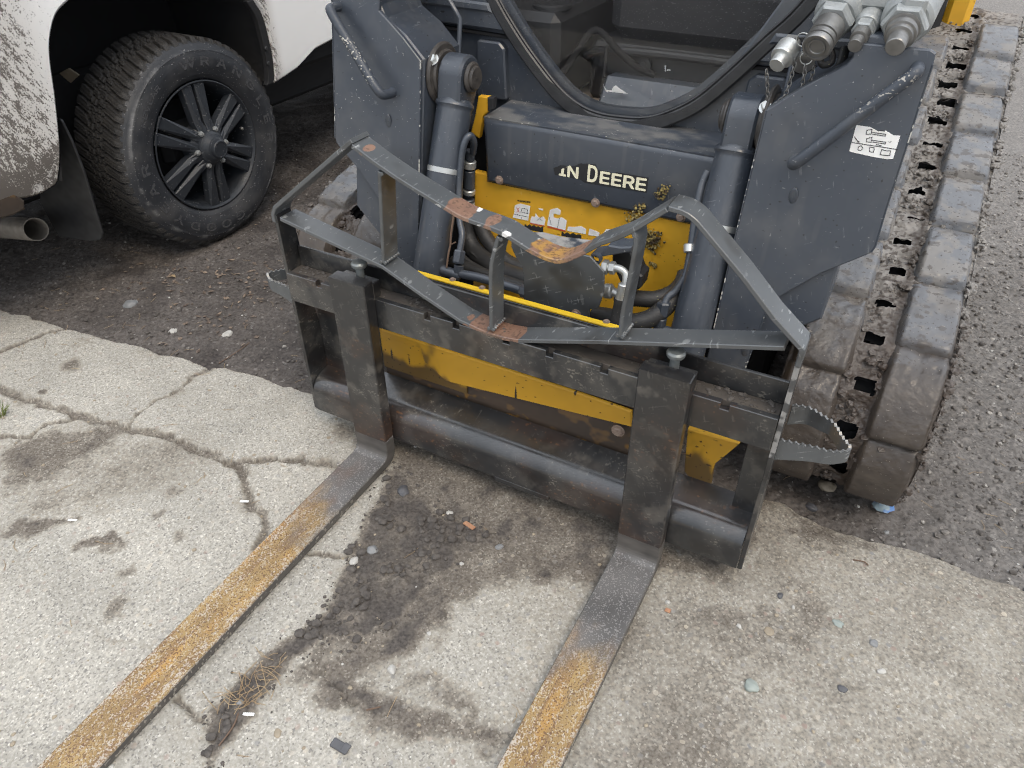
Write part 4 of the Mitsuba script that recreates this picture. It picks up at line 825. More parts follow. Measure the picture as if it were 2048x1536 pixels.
# bright fittings and hoses to its right
FT = [(0.145,0.25,0.599),(0.164,0.25,0.601),(0.182,0.25,0.604),(0.197,0.25,0.596),(0.202,0.245,0.581),(0.203,0.24,0.561)]
ft = line(FT, 0.0085, 'hose_fitting', 'zinc')
nut_at(FT[0], FT[1], 0.0165, 0.013, ft, 'zinc'); nut_at(A(FT[1])+A([-0.003, 0, 0]), FT[2], 0.0145, 0.013, ft, 'zinc')
part(ft, 'ferrule', cyl((0.2,0.24,0.576), (0.197,0.235,0.538), 0.0115), 'zinc', 35)
part(ft, 'hose', tube(smooth_path([(0.197,0.235,0.54),(0.196,0.23,0.514),(0.196,0.22,0.481),(0.199,0.21,0.434)], 6), 0.0125, 12), 'hose_rubber', 45)
F2 = [(0.147,0.27,0.529),(0.164,0.27,0.532),(0.181,0.27,0.529)]
ft2 = part(ld, 'hose_fitting', cat(cyl(F2[0], F2[1], 0.017), cyl(F2[1], F2[2], 0.01)), 'zinc', 35)
for pts, r in (([(0.124,0.28,0.452),(0.165,0.27,0.463),(0.219,0.26,0.471),(0.256,0.28,0.482),(0.278,0.31,0.501),(0.294,0.36,0.524),(0.292,0.4,0.543)], 0.021), ([(0.158,0.33,0.476),(0.2,0.33,0.492),(0.244,0.34,0.497),(0.275,0.37,0.507),(0.285,0.41,0.516)], 0.019),
               ([(-0.337,0.46,0.545),(-0.324,0.45,0.48),(-0.287,0.43,0.446),(-0.219,0.4,0.439),(-0.156,0.38,0.439),(-0.087,0.36,0.449)], 0.024), ([(-0.302,0.47,0.52),(-0.267,0.46,0.474),(-0.203,0.44,0.439),(-0.138,0.43,0.431)], 0.02),
               ([(-0.326,0.4,0.457),(-0.276,0.38,0.442),(-0.196,0.36,0.438),(-0.125,0.35,0.444),(-0.063,0.34,0.451)], 0.007), ([(-0.331,0.38,0.433),(-0.234,0.36,0.433),(-0.086,0.33,0.443)], 0.015)):
    part(ld, 'hose', tube(smooth_path(pts, 7), r, 14), 'hose_rubber', 45)
TB = [(-0.258,0.29,0.459),(-0.189,0.285,0.466),(-0.115,0.28,0.468),(-0.069,0.275,0.469)]
h = line(TB, 0.0115, 'hard_line'); nut_at(TB[-1], A(TB[-1])*2-A(TB[-2]), 0.016, 0.03, h)
WR = [cat(*[tube(smooth_path([A(c)+A([math.cos(t)*0.0255, -0.008-math.sin(t)*0.018, math.sin(t)*0.012-0.01*math.cos(t)]) for t in np.linspace(0, 3.1, 7)], 2), 0.004, 6) for c in [(-0.288,0.44,0.436),(-0.271,0.43,0.439),(-0.258,0.425,0.436)]])]
part(ld, 'tape_wrap', WR[0], 'hose_rubber', 45)
rod = thing('twig', 'thin brown twig caught between the left tilt cylinder and its hydraulic line', 'twig')
whole(rod, cat(tube(smooth_path([(-0.29,0.335,0.589),(-0.29,0.318,0.545),(-0.288,0.31,0.522),(-0.288,0.3,0.505),(-0.287,0.285,0.47)], 4), 0.0026, 7), tube([(-0.288,0.31,0.522),(-0.273,0.312,0.532)], 0.0018, 6)), 'twig_bark', 45)

# ------------------------------------------------------------------ cab front with V shaped door
YC = lambda z: 0.63+0.06*(z-0.77)
SEAL = [(-0.344,1.031),(-0.279,0.948),(-0.213,0.88),(-0.147,0.823),(-0.09,0.793),(-0.035,0.781),(0.024,0.781),(0.082,0.787),(0.135,0.806),(0.206,0.851),(0.273,0.921),(0.334,0.994),(0.39,1.06)]
SEAL = [(SEAL[0][0]-0.10, SEAL[0][1]+0.16)] + SEAL + [(SEAL[-1][0]+0.10, SEAL[-1][1]+0.16)]
sp = smooth_path(SEAL, 6)
cab_poly = Polygon([(-0.60, 0.70), (0.60, 0.70), (0.60, 1.2), (-0.60, 1.2)]).difference(Polygon(list(map(tuple, sp)) + [(sp[-1][0], 1.4), (sp[0][0], 1.4)]).buffer(-0.004))
cb = part(ld, 'cab_front', cat(*[prism(A(g.exterior.coords)[:-1], 0.012, 0.03, 0.0, f=lambda u, v, w: (u, YC(v)+w, v)) for g in getattr(cab_poly, 'geoms', [cab_poly])]), 'slate_paint')
for s in (-1, 1):
    part(cb, 'side_panel', prism(polyround([(s*0.385, 0.79), (s*0.295, 0.79), (s*0.305, 0.915), (s*0.32, 0.928), (s*0.385, 0.928)], 0.008), -0.008, 0.016, 0.004, f=lambda u, v, w: (u, YC(v)+w, v)), 'slate_paint')
    part(cb, 'fender', prism([(s*0.30, 0.955), (s*0.60, 0.96), (s*0.60, 1.2), (s*0.41, 1.2), (s*0.275, 0.953)], -0.012, 0.016, 0.004, f=lambda u, v, w: (u, YC(v)+w, v)), 'slate_paint')
    part(cb, 'ledge', prism([(s*0.29, 0.937), (s*0.60, 0.945), (s*0.60, 0.952), (s*0.285, 0.9435)], -0.004, 0.014, 0.001, f=lambda u, v, w: (u, YC(v)+w, v)), 'dark_void')
    part(cb, 'rib', prism([(s*0.335, 0.995), (s*0.60, 1.0), (s*0.60, 1.022), (s*0.345, 1.016)], -0.022, -0.010, 0.005, f=lambda u, v, w: (u, YC(v)+w, v)), 'slate_paint')
band = LineString(sp).buffer(0.0155, cap_style=2).simplify(0.0003)
door = part(ld, 'door', prism(A(band.exterior.coords)[:-1], -0.016, 0.010, 0.005, f=lambda u, v, w: (u, YC(v)+w, v)), 'seal_rubber', 25)
ins = A(LineString(sp).parallel_offset(0.017, 'left').coords)
if ins[0][0] > ins[-1][0]: ins = ins[::-1]
part(door, 'seal_lip', tube([(x, YC(z)-0.010, z) for x, z in ins], 0.004, 8), 'seal_rubber', 45)
ins2 = A(LineString(sp).parallel_offset(0.034, 'left').coords)
if ins2[0][0] > ins2[-1][0]: ins2 = ins2[::-1]
fr_poly = Polygon(list(map(tuple, sp)) + list(map(tuple, ins2[::-1]))).buffer(0)
fr_poly = max(getattr(fr_poly, 'geoms', [fr_poly]), key=lambda g: g.area)
part(door, 'frame', prism(A(fr_poly.exterior.coords)[:-1], 0.004, 0.02, 0.0, f=lambda u, v, w: (u, YC(v)+w, v)), 'slate_paint')
g = Polygon(list(map(tuple, ins)))
gt = trimesh.creation.triangulate_polygon(g, engine='earcut')
part(door, 'glass', tm(np.column_stack([gt[0][:, 0], YC(gt[0][:, 1])-0.004, gt[0][:, 1]]), gt[1]), 'door_glass')
# inside of the cab
cabin = part(ld, 'cab', cat(box(-0.5, -0.47, 0.66, 1.9, 0.7, 1.9, 0.004), box(0.47, 0.5, 0.66, 1.9, 0.7, 1.9, 0.004), box(-0.5, 0.5, 1.88, 1.91, 0.7, 1.9, 0.004), box(-0.5, 0.5, 0.7, 1.9, 1.88, 1.92, 0.02)), 'slate_paint')
part(cabin, 'floor', grid(20, 30, lambda u, v: (-0.47+0.94*u, 0.66+0.9*v, 0.752+0.012*np.sin(9*u)*np.cos(7*v))), 'cab_floor')
part(cabin, 'kick_panel', prism([(0.75, 0.752), (0.87, 0.752), (0.87, 0.83), (0.81, 0.835)], -0.10, 0.42, 0.008, 'yz'), 'slate_paint')
st = part(cabin, 'seat', cat(box(-0.14, 0.40, 0.90, 1.42, 0.90, 1.06, 0.05), box(-0.14, 0.40, 1.34, 1.5, 1.0, 1.7, 0.05)), 'seat_fabric', 30)
part(st, 'base', cat(box(-0.17, 0.40, 0.87, 1.4, 0.752, 0.90, 0.012), tube(smooth_path([(-0.18, 0.865, 0.86), (-0.12, 0.855, 0.885), (0.1, 0.85, 0.893), (0.34, 0.855, 0.885), (0.41, 0.86, 0.86)], 5), 0.011, 10)), 'badge_black', 30)
kb = (-0.013,0.868,0.859)
part(st, 'knob', cat(cyl(kb, A(kb)+A([0, -0.012, 0]), 0.02), cyl(A(kb)+A([0, -0.012, 0]), A(kb)+A([0, -0.02, 0]), 0.01)), 'badge_black', 35)
ic = [(0.045,0.866,0.849),(0.043,0.866,0.863),(0.049,0.866,0.852),(0.058,0.866,0.854)]
part(st, 'icon', cat(*[tube([a, b], 0.0018, 6) for a, b in ((ic[0], ic[1]), (ic[2], ic[3]))]), 'white_label')
lp = [(-0.205,0.74,0.82),(-0.176,0.78,0.883),(-0.146,0.84,0.935),(-0.075,0.84,0.887),(-0.026,0.85,0.854),(0.02,0.86,0.838)]
part(cabin, 'strap', tube(smooth_path(lp, 5), 0.009, 8), 'dark_void', 45)
part(cabin, 'strap', tube([(-0.113,0.84,0.899),(-0.099,0.8,0.832)], 0.005, 8), 'dark_void', 45)
dl = [(-0.088,0.785,0.828),(-0.077,0.785,0.812),(-0.061,0.785,0.813),(-0.057,0.785,0.822),(-0.051,0.785,0.827),(-0.037,0.785,0.819),(-0.016,0.785,0.81),(-0.077,0.785,0.808)]
part(cabin, 'torn_label', prism([(p[0], p[2]) for p in dl], 0.779, 0.7795, 0.0) if False else tm(A(dl)+A([0,-0.02,0]), [[0, 1, 7], [1, 2, 7], [2, 5, 6], [2, 6, 7], [2, 3, 5], [3, 4, 5]]), 'white_label')
spk = [(-0.305,0.8,0.95),(-0.328,0.8,0.955)][0]
part(cabin, 'side_console', box(-0.47, -0.2, 0.72, 1.3, 0.752, 0.985, 0.02), 'badge_black')
part(cabin, 'speaker', cat(fit(lathe((0, 0, 0), (0, 0, 1), [(0, 0.05), (0.008, 0.05), (0.012, 0.044), (0.006, 0.03), (0.008, 0.02), (0.012, 1e-5)], 28), lambda x, y, z: (x-0.255, y+0.80, z+0.985))), 'badge_black', 35)

# ------------------------------------------------------------------ coupler block on the right arm
cbk = part(ld, 'coupler_block', cat(box(0.455, 0.605, 0.475, 0.60, 1.10, 1.20, 0.008), box(0.575, 0.615, 0.43, 0.50, 1.075, 1.135, 0.006)), 'cast_zinc', label='silver hydraulic coupler block with three quick couplers')
def coupler(p, q, prof, hexr, key='quick_coupler'):
    p, q = A(p), A(q); ax = unit(q-p); L = np.linalg.norm(q-p)
    k = part(cbk, key, lathe(p, ax, [(h*L, r) for h, r in prof], 32), 'worn_steel', 30)
    h0 = [h for h, r in prof][-1]*L
    part(k, 'hex', lathe(p+ax*h0*0.98, ax, [(0, 1e-5), (0, hexr*.9), (0.004, hexr), (0.018, hexr), (0.022, hexr*.9), (0.022, 1e-5)], 6), 'cast_zinc')
    part(k, 'body', lathe(p+ax*(h0*0.98+0.022), ax, [(0, 1e-5), (0, hexr*0.95), (0.006, hexr*1.12), (0.09, hexr*1.2), (0.12, hexr*1.0)], 32), 'cast_zinc', 35)
    return k
A1 = [(0.461,0.385,1.049),(0.469,0.45,1.078)]
coupler(A1[0], A1[1], [(0.05, 1e-5), (0.05, 0.0115), (0.02, 0.0125), (0.02, 0.0155), (0.05, 0.0165), (0.05, 0.021), (0.0, 0.0215), (0.0, 0.0245), (0.06, 0.0265), (0.16, 0.0265), (0.17, 0.0235), (0.20, 0.0235), (0.21, 0.0265), (0.36, 0.0265), (0.37, 0.0235), (0.42, 0.0235), (0.43, 0.0265), (0.9, 0.0265), (0.94, 0.0235), (1.0, 0.0235)], 0.036)
A2 = [(0.522,0.4,1.056),(0.525,0.44,1.07)]
coupler(A2[0], A2[1], [(0, 1e-5), (0, 0.0115), (0.03, 0.012), (0.4, 0.012), (0.42, 0.0105), (0.5, 0.0105), (0.52, 0.015), (0.9, 0.0155), (1.0, 0.0155)], 0.02)
A3 = [(0.587,0.37,1.067),(0.589,0.43,1.086)]
coupler(A3[0], A3[1], [(0, 1e-5), (0, 0.0145), (0.03, 0.016), (0.45, 0.0165), (0.47, 0.021), (0.6, 0.022), (0.62, 0.0255), (0.78, 0.026), (0.8, 0.0235), (0.9, 0.0235), (0.92, 0.028), (1.0, 0.028)], 0.038)
# the small knurled dust plug with its chains
K1 = [(0.397,0.4,1.009),(0.406,0.44,1.031)]
k1 = part(cbk, 'dust_plug', lathe(K1[0], A(K1[1])-A(K1[0]), [(0, 1e-5), (0, 0.0135), (0.002, 0.0145), (0.02, 0.0145), (0.02, 0.021), (0.024, 0.0225), (0.05, 0.0225), (0.055, 0.017), (0.062, 0.017)], 30), 'zinc', 30)
part(k1, 'bracket', prism([(0.384,1.042),(0.413,1.05),(0.464,1.057),(0.465,1.05),(0.422,1.043),(0.417,1.032),(0.39,1.032)], 0.448, 0.453, 0.001), 'badge_black')
part(k1, 'plug_hex', lathe(A(K1[1])+A([0, 0, 0.002]), A(K1[1])-A(K1[0]), [(0, 0.018), (0.016, 0.018), (0.016, 1e-5)], 6), 'worn_steel')
part(cbk, 'dust_cap', cat(lathe((0.441,0.43,1.01), (-0.3, 0.8, 0.3), [(0, 1e-5), (0, 0.019), (0.014, 0.019), (0.014, 1e-5)], 24)), 'worn_steel', 35)
def torus(c, ax, R_, r, n=14, k=6, ez=1.0):
    ax = unit(ax); u = unit(np.cross(ax, [0.2, 0.3, 0.9])); w = np.cross(ax, u)
    t = np.linspace(0, 2*np.pi, n); return tube([A(c)+R_*(np.cos(a)*u*ez+np.sin(a)*w) for a in t], r, k, False)
def chain(pts, key='chain'):
    p = smooth_path(pts, 8); d = np.concatenate([[0], np.cumsum(np.linalg.norm(np.diff(p, axis=0), axis=1))]); n = int(d[-1]/0.0085); ms = []
    for i in range(n):
        c = A([np.interp((i+0.5)*0.0085, d, p[:, k]) for k in range(3)]); t = A([np.interp((i+0.9)*0.0085, d, p[:, k]) for k in range(3)])-A([np.interp((i+0.1)*0.0085, d, p[:, k]) for k in range(3)])
        t = unit(t); s = unit(np.cross(t, [0.3, 0.9, 0.2] if i % 2 else [0.9, -0.3, 0.3])); w = np.cross(t, s)
        a = np.linspace(0, 2*np.pi, 11); ms.append(tube([c+0.0062*np.cos(b)*t+0.0036*np.sin(b)*s for b in a], 0.0011, 5, False))
    return part(cbk, key, cat(*ms), 'worn_steel', 60)
chain([(0.381,0.4,1.0),(0.387,0.405,0.972),(0.392,0.41,0.949),(0.394,0.42,0.939)])
chain([(0.426,0.42,1.022),(0.425,0.42,0.991),(0.422,0.42,0.959),(0.411,0.42,0.939),(0.401,0.42,0.935)])
chain([(0.445,0.42,1.011),(0.447,0.42,0.994),(0.447,0.425,0.966)])
chain([(0.458,0.44,1.008),(0.458,0.44,0.986),(0.456,0.44,0.961)])
part(cbk, 'split_ring', cat(torus((0.444,0.42,1.023), (0, 1, 0.1), 0.011, 0.0012), torus((0.432,0.42,1.053), (0.2, 1, 0.3), 0.013, 0.0012)), 'zinc', 60)
part(cbk, 'hose', cat(tube(smooth_path([(0.466,0.48,1.044),(0.482,0.47,1.022),(0.484,0.46,1.011),(0.47,0.46,1.005),(0.462,0.47,1.013)], 5), 0.006, 8), tube(smooth_path([(0.496,0.52,1.026),(0.497,0.5,0.999),(0.485,0.48,0.985)], 5), 0.009, 8)), 'hose_rubber', 45)
# white decal on the right arm plate
LB = [(0.56,0.393,0.927),(0.584,0.393,0.927),(0.599,0.393,0.922),(0.611,0.393,0.925),(0.626,0.392,0.919),(0.637,0.392,0.92),(0.637,0.385,0.88),(0.628,0.384,0.878),(0.605,0.384,0.878),(0.571,0.385,0.88),(0.561,0.385,0.881)]
def on_arm(pts, m, key, lift=0.0006, holder=None):
    q = trimesh.creation.extrude_polygon(Polygon([(p[0], p[2]) for p in pts]).buffer(0), 0.0005, engine='earcut'); v = A(q.vertices)
    return part(holder or ar, key, tm(np.column_stack([v[:, 0], YA(v[:, 1])-0.008-lift-v[:, 2], v[:, 1]]), q.faces[:, ::-1]), m)
dk = on_arm(LB, 'white_label', 'decal')
yarm = lambda z: YA(z)-0.008
dq = lambda *p: None
strokes([[(0.561,0.388,0.897),(0.64,0.388,0.897)], [(0.58,0.392,0.921),(0.588,0.393,0.924),(0.589,0.391,0.916),(0.581,0.391,0.914),(0.58,0.392,0.921)], [(0.59,0.392,0.919),(0.613,0.392,0.919),(0.613,0.391,0.916),(0.591,0.391,0.916)], [(0.584,0.39,0.907),(0.592,0.39,0.911),(0.593,0.389,0.902),(0.585,0.389,0.902),(0.584,0.39,0.907)], [(0.594,0.389,0.906),(0.617,0.39,0.906),(0.617,0.389,0.903),(0.595,0.389,0.903)],
         [(0.602,0.393,0.924),(0.61,0.393,0.924)], [(0.602,0.388,0.9),(0.612,0.388,0.899)], [(0.563,0.39,0.907),(0.571,0.389,0.9)],
         [(0.574,0.387,0.891),(0.578,0.387,0.894),(0.583,0.387,0.89),(0.58,0.386,0.886),(0.575,0.386,0.886),(0.574,0.387,0.891)], [(0.593,0.387,0.894),(0.601,0.387,0.894),(0.602,0.386,0.886),(0.595,0.386,0.886),(0.593,0.387,0.894)], [(0.614,0.387,0.893),(0.621,0.387,0.892),(0.629,0.387,0.893),(0.63,0.386,0.885),(0.622,0.385,0.884),(0.614,0.386,0.884),(0.614,0.387,0.893)]], 0.0006, yarm, 0.0016, 'black_print', ar)
on_arm([(0.57,0.389,0.9),(0.573,0.389,0.902),(0.574,0.388,0.899),(0.571,0.388,0.898)], 'black_print', 'print_dot', 0.0016); on_arm([(0.62,0.39,0.909),(0.623,0.39,0.907),(0.626,0.39,0.91),(0.624,0.39,0.906)], 'black_print', 'print_dot', 0.0016)

# ------------------------------------------------------------------ tracks
TYC, TZC, TR, SL = 0.56, 0.245, 0.222, 0.2525
th = math.atan(SL)
def trk(L, h):
    """arc length along the track (0 = where the sloping top run begins, negative = round the front) and height over the belt -> y, z"""
    L = np.asarray(L, float); R = TR; La = -R*(math.pi-th+0.0) ; y = np.empty_like(L); z = np.empty_like(L)
    py, pz = TYC-R*math.sin(th), TZC+R*math.cos(th)
    a = L >= 0; y[a] = py+L[a]*math.cos(th)-h[a]*math.sin(th); z[a] = pz+L[a]*math.sin(th)+h[a]*math.cos(th)
    Lend = 1.56; e = L > Lend
    r2_ = 0.2; ey, ez_ = py+Lend*math.cos(th)+r2_*math.sin(th), pz+Lend*math.sin(th)-r2_*math.cos(th)
    an = (L[e]-Lend)/r2_; y[e] = ey+(r2_+h[e])*(-math.sin(th)*np.cos(an)+math.cos(th)*np.sin(an)); z[e] = ez_+(r2_+h[e])*(math.cos(th)*np.cos(an)+math.sin(th)*np.sin(an))
    Lb = -R*(math.pi-th)
    b = (L < 0) & (L >= Lb); an = -L[b]/R + th; y[b] = TYC-(R+h[b])*np.sin(an); z[b] = TZC+(R+h[b])*np.cos(an)
    c = L < Lb; y[c] = TYC+(Lb-L[c]); z[c] = TZC-R-h[c]
    return y, z
Lmin, Lmax = -0.66-1.0, 1.56+0.5
def track(s, mat_):
    nl, nx = 760, 66
    U, V = np.meshgrid(np.linspace(Lmin, Lmax, nl), np.linspace(0.552, 0.878, nx), indexing='ij')
    q = np.column_stack([V.ravel(), U.ravel(), np.zeros(U.size)])
    mid = np.exp(-((V.ravel()-0.718)/0.04)**2)
    ph = ((U.ravel()-0.028)/0.1122) % 1.0
    n1 = meshkit.fbm(q*A([38, 38, 1])+s*5, 4, 3); n2 = meshkit.fbm(q*A([11, 11, 1])+s*9, 3, 8)
    h = -0.002 + 0.020*(n1-0.42)*np.clip(n2*2.2-0.5, 0.25, 1) + mid*(0.008*np.sin(ph*2*np.pi-1.2) + 0.012*(n1-0.35))
    ed = np.minimum(V.ravel()-0.552, 0.878-V.ravel()); h -= 0.010*sst(0.02, 0.0, ed)
    y, z = trk(U.ravel(), h)
    X = np.column_stack([s*(V.ravel()+0.003*(n2-0.5)*(ed < 0.02)), y, z])
    hid = np.floor((U.ravel()-0.028)/0.1122); fill = 0.5+0.5*np.sin(hid*12.9898+s*4.1)
    hole = (np.abs(V.ravel()-0.718+0.014*(n1-0.5)+0.006*np.sin(hid*3.7)) < 0.016+0.008*fill) & (np.abs(ph-0.5+0.05*np.sin(hid*5.1)) < 0.075+0.07*fill+0.3*(n1-0.5))
    i, j = np.meshgrid(np.arange(nl-1), np.arange(nx-1), indexing='ij'); a = (i*nx+j).ravel()
    F = np.vstack([np.column_stack([a, a+nx, a+nx+1]), np.column_stack([a, a+nx+1, a+1])])
    F = F[~hole[F].any(1)]
    k = part(ld, 'track', tm(X, F if s < 0 else F[:, ::-1]), 'mud', True)
    # inner belt, edges and dark frame inside
    y2, z2 = trk(U.ravel(), np.full(U.size, -0.028)); sel = np.arange(0, U.size)
    part(k, 'belt_inside', tm(np.column_stack([s*V.ravel(), y2, z2]), F), 'dark_void')
    Lc = np.linspace(Lmin, Lmax, 300)
    for xx in (0.5535, 0.8765):
        ya, za_ = trk(Lc, np.full(300, -0.006)); yb, zb_ = trk(Lc, np.full(300, -0.028)); n = 300; ii = np.arange(n-1)
        part(k, 'belt_edge', tm(np.vstack([np.column_stack([np.full(n, s*xx), ya, za_]), np.column_stack([np.full(n, s*xx), yb, zb_])]), np.vstack([np.column_stack([ii, ii+1, ii+n]), np.column_stack([ii+1, ii+n+1, ii+n])])), 'track_rubber')
    part(k, 'roller_frame', cat(box(s*0.60 if s > 0 else -0.84, 0.84 if s > 0 else -0.60, 0.6, 2.0, 0.09, 0.34, 0.02), cyl((s*0.6, TYC, TZC), (s*0.84, TYC, TZC), 0.185), box(s*0.60 if s > 0 else -0.84, 0.84 if s > 0 else -0.60, 0.7, 2.0, 0.3, 0.48, 0.02)), 'dark_void')
    def lug(L0, L1, x0, x1, seed):
        L0, L1, x0, x1 = L0+0.005*math.sin(seed*7.1), L1+0.005*math.sin(seed*3.3), x0+0.003*math.sin(seed*5.7), x1+0.003*math.sin(seed*9.1)
        nu, nv = 30, 24
        U, V = np.meshgrid(np.linspace(L0-0.022, L1+0.082, nu), np.linspace(x0-0.008, x1+0.008, nv), indexing='ij'); u, v = U.ravel(), V.ravel()
        w_ = np.column_stack([v*35, u*35, np.full(len(u), seed*2.0)]); u = u+0.006*(meshkit.fbm(w_, 2, 3)-0.5); v = v+0.005*(meshkit.fbm(w_+5, 2, 3)-0.5)
        prof = np.minimum(np.clip((u-(L0-0.017))/0.016, 0, 1), np.where(u < L1, 1.0, np.clip(0.93-0.62*(u-L1)/0.082, 0, 1))*np.clip((L1+0.085-u)/0.006, 0, 1)); prof = prof*np.minimum(np.clip((v-(x0-0.006))/0.012, 0, 1), np.clip(((x1+0.006)-v)/0.012, 0, 1))
        q = np.column_stack([v, u, np.full(len(u), seed)])
        h = -0.012 + 0.036*np.clip(prof*1.25, 0, 1)**0.85 + 0.0035*(meshkit.fbm(q*A([55, 55, 1]), 4, 4)-0.5) - 0.007*np.clip(meshkit.fbm(q*A([26, 26, 1])+9, 3, 6)-0.58, 0, 1)/0.2*(prof < 0.98) - 0.003*np.clip(np.abs(u-(L0+L1)/2)/(L1-L0)*2, 0, 1)**6
        y, z = trk(u, h); X = np.column_stack([s*v, y, z]); a = (np.arange(nu-1)[:, None]*nv+np.arange(nv-1)).ravel()
        F = np.vstack([np.column_stack([a, a+nv, a+nv+1]), np.column_stack([a, a+nv+1, a+1])])
        part(k, 'lug', tm(X, F if s < 0 else F[:, ::-1]), mat_, True)
    for i in range(-4, 7):
        lug(-0.022+0.2185*i+0.004*((i*7) % 3-1), 0.112+0.2185*i, 0.757, 0.866, i*1.3)
        lug(-0.122+0.2185*i, 0.012+0.2185*i, 0.563, 0.677, i*1.7+50)
    return k
for s, t_ in ((1, track(1, 'track_rubber')), (-1, track(-1, 'track_rubber'))):
    N = 3200; L = rng.uniform(-0.6, 1.5, N); q_ = rng.random(N); xx = np.where(q_ < 0.45, 0.718+rng.normal(0, 0.03, N), np.where(q_ < 0.7, rng.uniform(0.868, 0.884, N), rng.uniform(0.56, 0.875, N))); sz = 0.0016+0.011*rng.random(N)**5
    y, z = trk(L, np.full(N, 0.003)); keep = (meshkit.fbm(np.column_stack([L*13, xx*13, np.zeros(N)]), 3, 5) > 0.45) & ~((np.abs(xx-0.718) < 0.028) & (np.abs(((L-0.028)/0.1122) % 1.0-0.5) < 0.24))
    ms = [tm(A(GRIT[i % 6].vertices)*q*A([1, 1, 1.4])+A([s*a, b, c]), GRIT[i % 6].faces) for i, (a, b, c, q) in enumerate(zip(xx[keep], y[keep], z[keep], sz[keep]))]
    part(t_, 'mud_crumbs', cat(*ms), 'mud', kind='stuff')
N = 500; xx = rng.uniform(-0.58, 0.58, N); keep = meshkit.fbm(np.column_stack([xx*9, xx*0, xx*0]), 3, 5) > 0.5
labels['frame_debris'] = {'label': 'dark soil crumbs lying on the upper bar of the fork frame', 'category': 'dirt', 'kind': 'stuff'}
whole('frame_debris', cat(*[tm(A(GRIT[i % 6].vertices)*q+A([a, b, 0.4985]), GRIT[i % 6].faces) for i, (a, b, q) in enumerate(zip(xx[keep], rng.uniform(0.055, 0.085, N)[keep], 0.0012+0.006*rng.random(N)[keep]**4))]), 'clod')
part(ld, 'tank', box(0.64, 0.72, 1.95, 2.3, 0.80, 1.3, 0.02), 'yellow_paint')
part(ld, 'tank', box(0.50, 0.639, 1.9, 2.2, 0.75, 1.3, 0.02), 'badge_black')

# moss caught on the front
def moss(key, pts, r, n, label, yoff=0.0):
    k = thing('moss_clump', label, 'moss'); ms = []
    for c, (x, y, z) in enumerate(pts):
        for _ in range(n):
            d = rng.normal(0, 1, 3)*A([r, r*0.35, r*1.1]); b = ROCKS[int(rng.integers(6))]; q = rng.uniform(0.0015, 0.004)
            ms.append(tm(A(b.vertices)*q*A([1, 1, 1.6])+A([x, y-abs(d[1]), z])+d*A([1, 0, 1]), b.faces))
    whole(k, cat(*ms), 'moss')
moss('m', [(0.184,0.475,0.688),(0.197,0.472,0.702)], 0.006, 30, 'small yellow green moss clump on the grey cowl right of the badge')
moss('m', [(0.147,0.477,0.65)], 0.004, 22, 'tiny green moss tuft low on the grey cowl')
moss('m', [(0.17,0.49,0.575),(0.176,0.49,0.554),(0.159,0.488,0.561),(0.183,0.488,0.573),(0.129,0.476,0.622)], 0.009, 60, 'large brown and yellow moss clump on the yellow panel behind the bent rail')
moss('m', [(0.186,0.49,0.502),(0.192,0.49,0.497)], 0.003, 14, 'small dried moss speck below the large clump on the yellow panel')
#PART3
# ------------------------------------------------------------------ white truck on the left
tk = thing('truck', 'white pickup truck spattered with mud, its rear wheel and bumper in view', 'truck')
XB = -1.675
def body(poly, key, m='white_paint', thick=0.03):
    p = LineString(list(poly)+[poly[0]]).segmentize(0.03); p = A(p.coords)[:-1]
    g = prism(p, -thick, 0.0, 0.008, 'yz')
    v, f = trimesh.remesh.subdivide_to_size(g.vertices, g.faces, 0.045, max_iter=8)
    g = trimesh.Trimesh(v, f, process=True); x, y, z = A(g.vertices).T
    x = XB + x + 0.02*(np.cos((z-0.8)*2.2)-1) - 0.03*sst(0.60, 0.42, z)**2 - 0.04*sst(0.98, 1.25, z) - 0.30*sst(-0.12, -0.42, y)**2
    g.vertices = np.column_stack([x, y, z]); return part(tk, key, g, m, 40)
ARCH_L = [(0.435,0.946),(0.38,0.918),(0.34,0.869),(0.314,0.813),(0.286,0.706),(0.256,0.601),(0.222,0.492),(0.212,0.459)]
BOT_L = [(0.199,0.446),(0.154,0.437),(0.12,0.438),(0.077,0.445)]
ARCH_R = [(1.168,0.829),(1.202,0.758),(1.211,0.626),(1.2,0.544),(1.187,0.522)]
BOT_R = [(1.221,0.52),(1.341,0.544),(1.462,0.593),(1.591,0.608)]
top_arch = [(0.52, 0.985), (0.68, 1.03), (0.84, 1.04), (1.0, 1.01), (1.12, 0.93)]
ARCH_L = [tuple(q) for q in smooth_path(ARCH_L, 4)]; ARCH_R = [tuple(q) for q in smooth_path(ARCH_R, 4)]; top_arch = [tuple(q) for q in smooth_path([ARCH_L[0]]+top_arch+[ARCH_R[0]], 4)[1:-1]]
quarter = [(-0.5, 1.35), (-0.5, 0.50), (-0.2, 0.455)] + BOT_L[::-1] + ARCH_L[::-1] + top_arch + ARCH_R + BOT_R + [(1.75, 0.60), (3.0, 0.60), (3.0, 1.35)]
body(quarter, 'side_panel')
part(tk, 'lower_valance', fit(prism([(-0.012,0.56),(0.034,0.523),(0.058,0.482),(0.084,0.439),(0.075,0.415),(0.038,0.411),(-0.014,0.417),(-0.086,0.431)], -0.03, 0.0, 0.006, 'yz'), lambda x, y, z: (x-1.70-0.05*sst(0.4, 0.3, z), y, z)), 'grimy_steel')
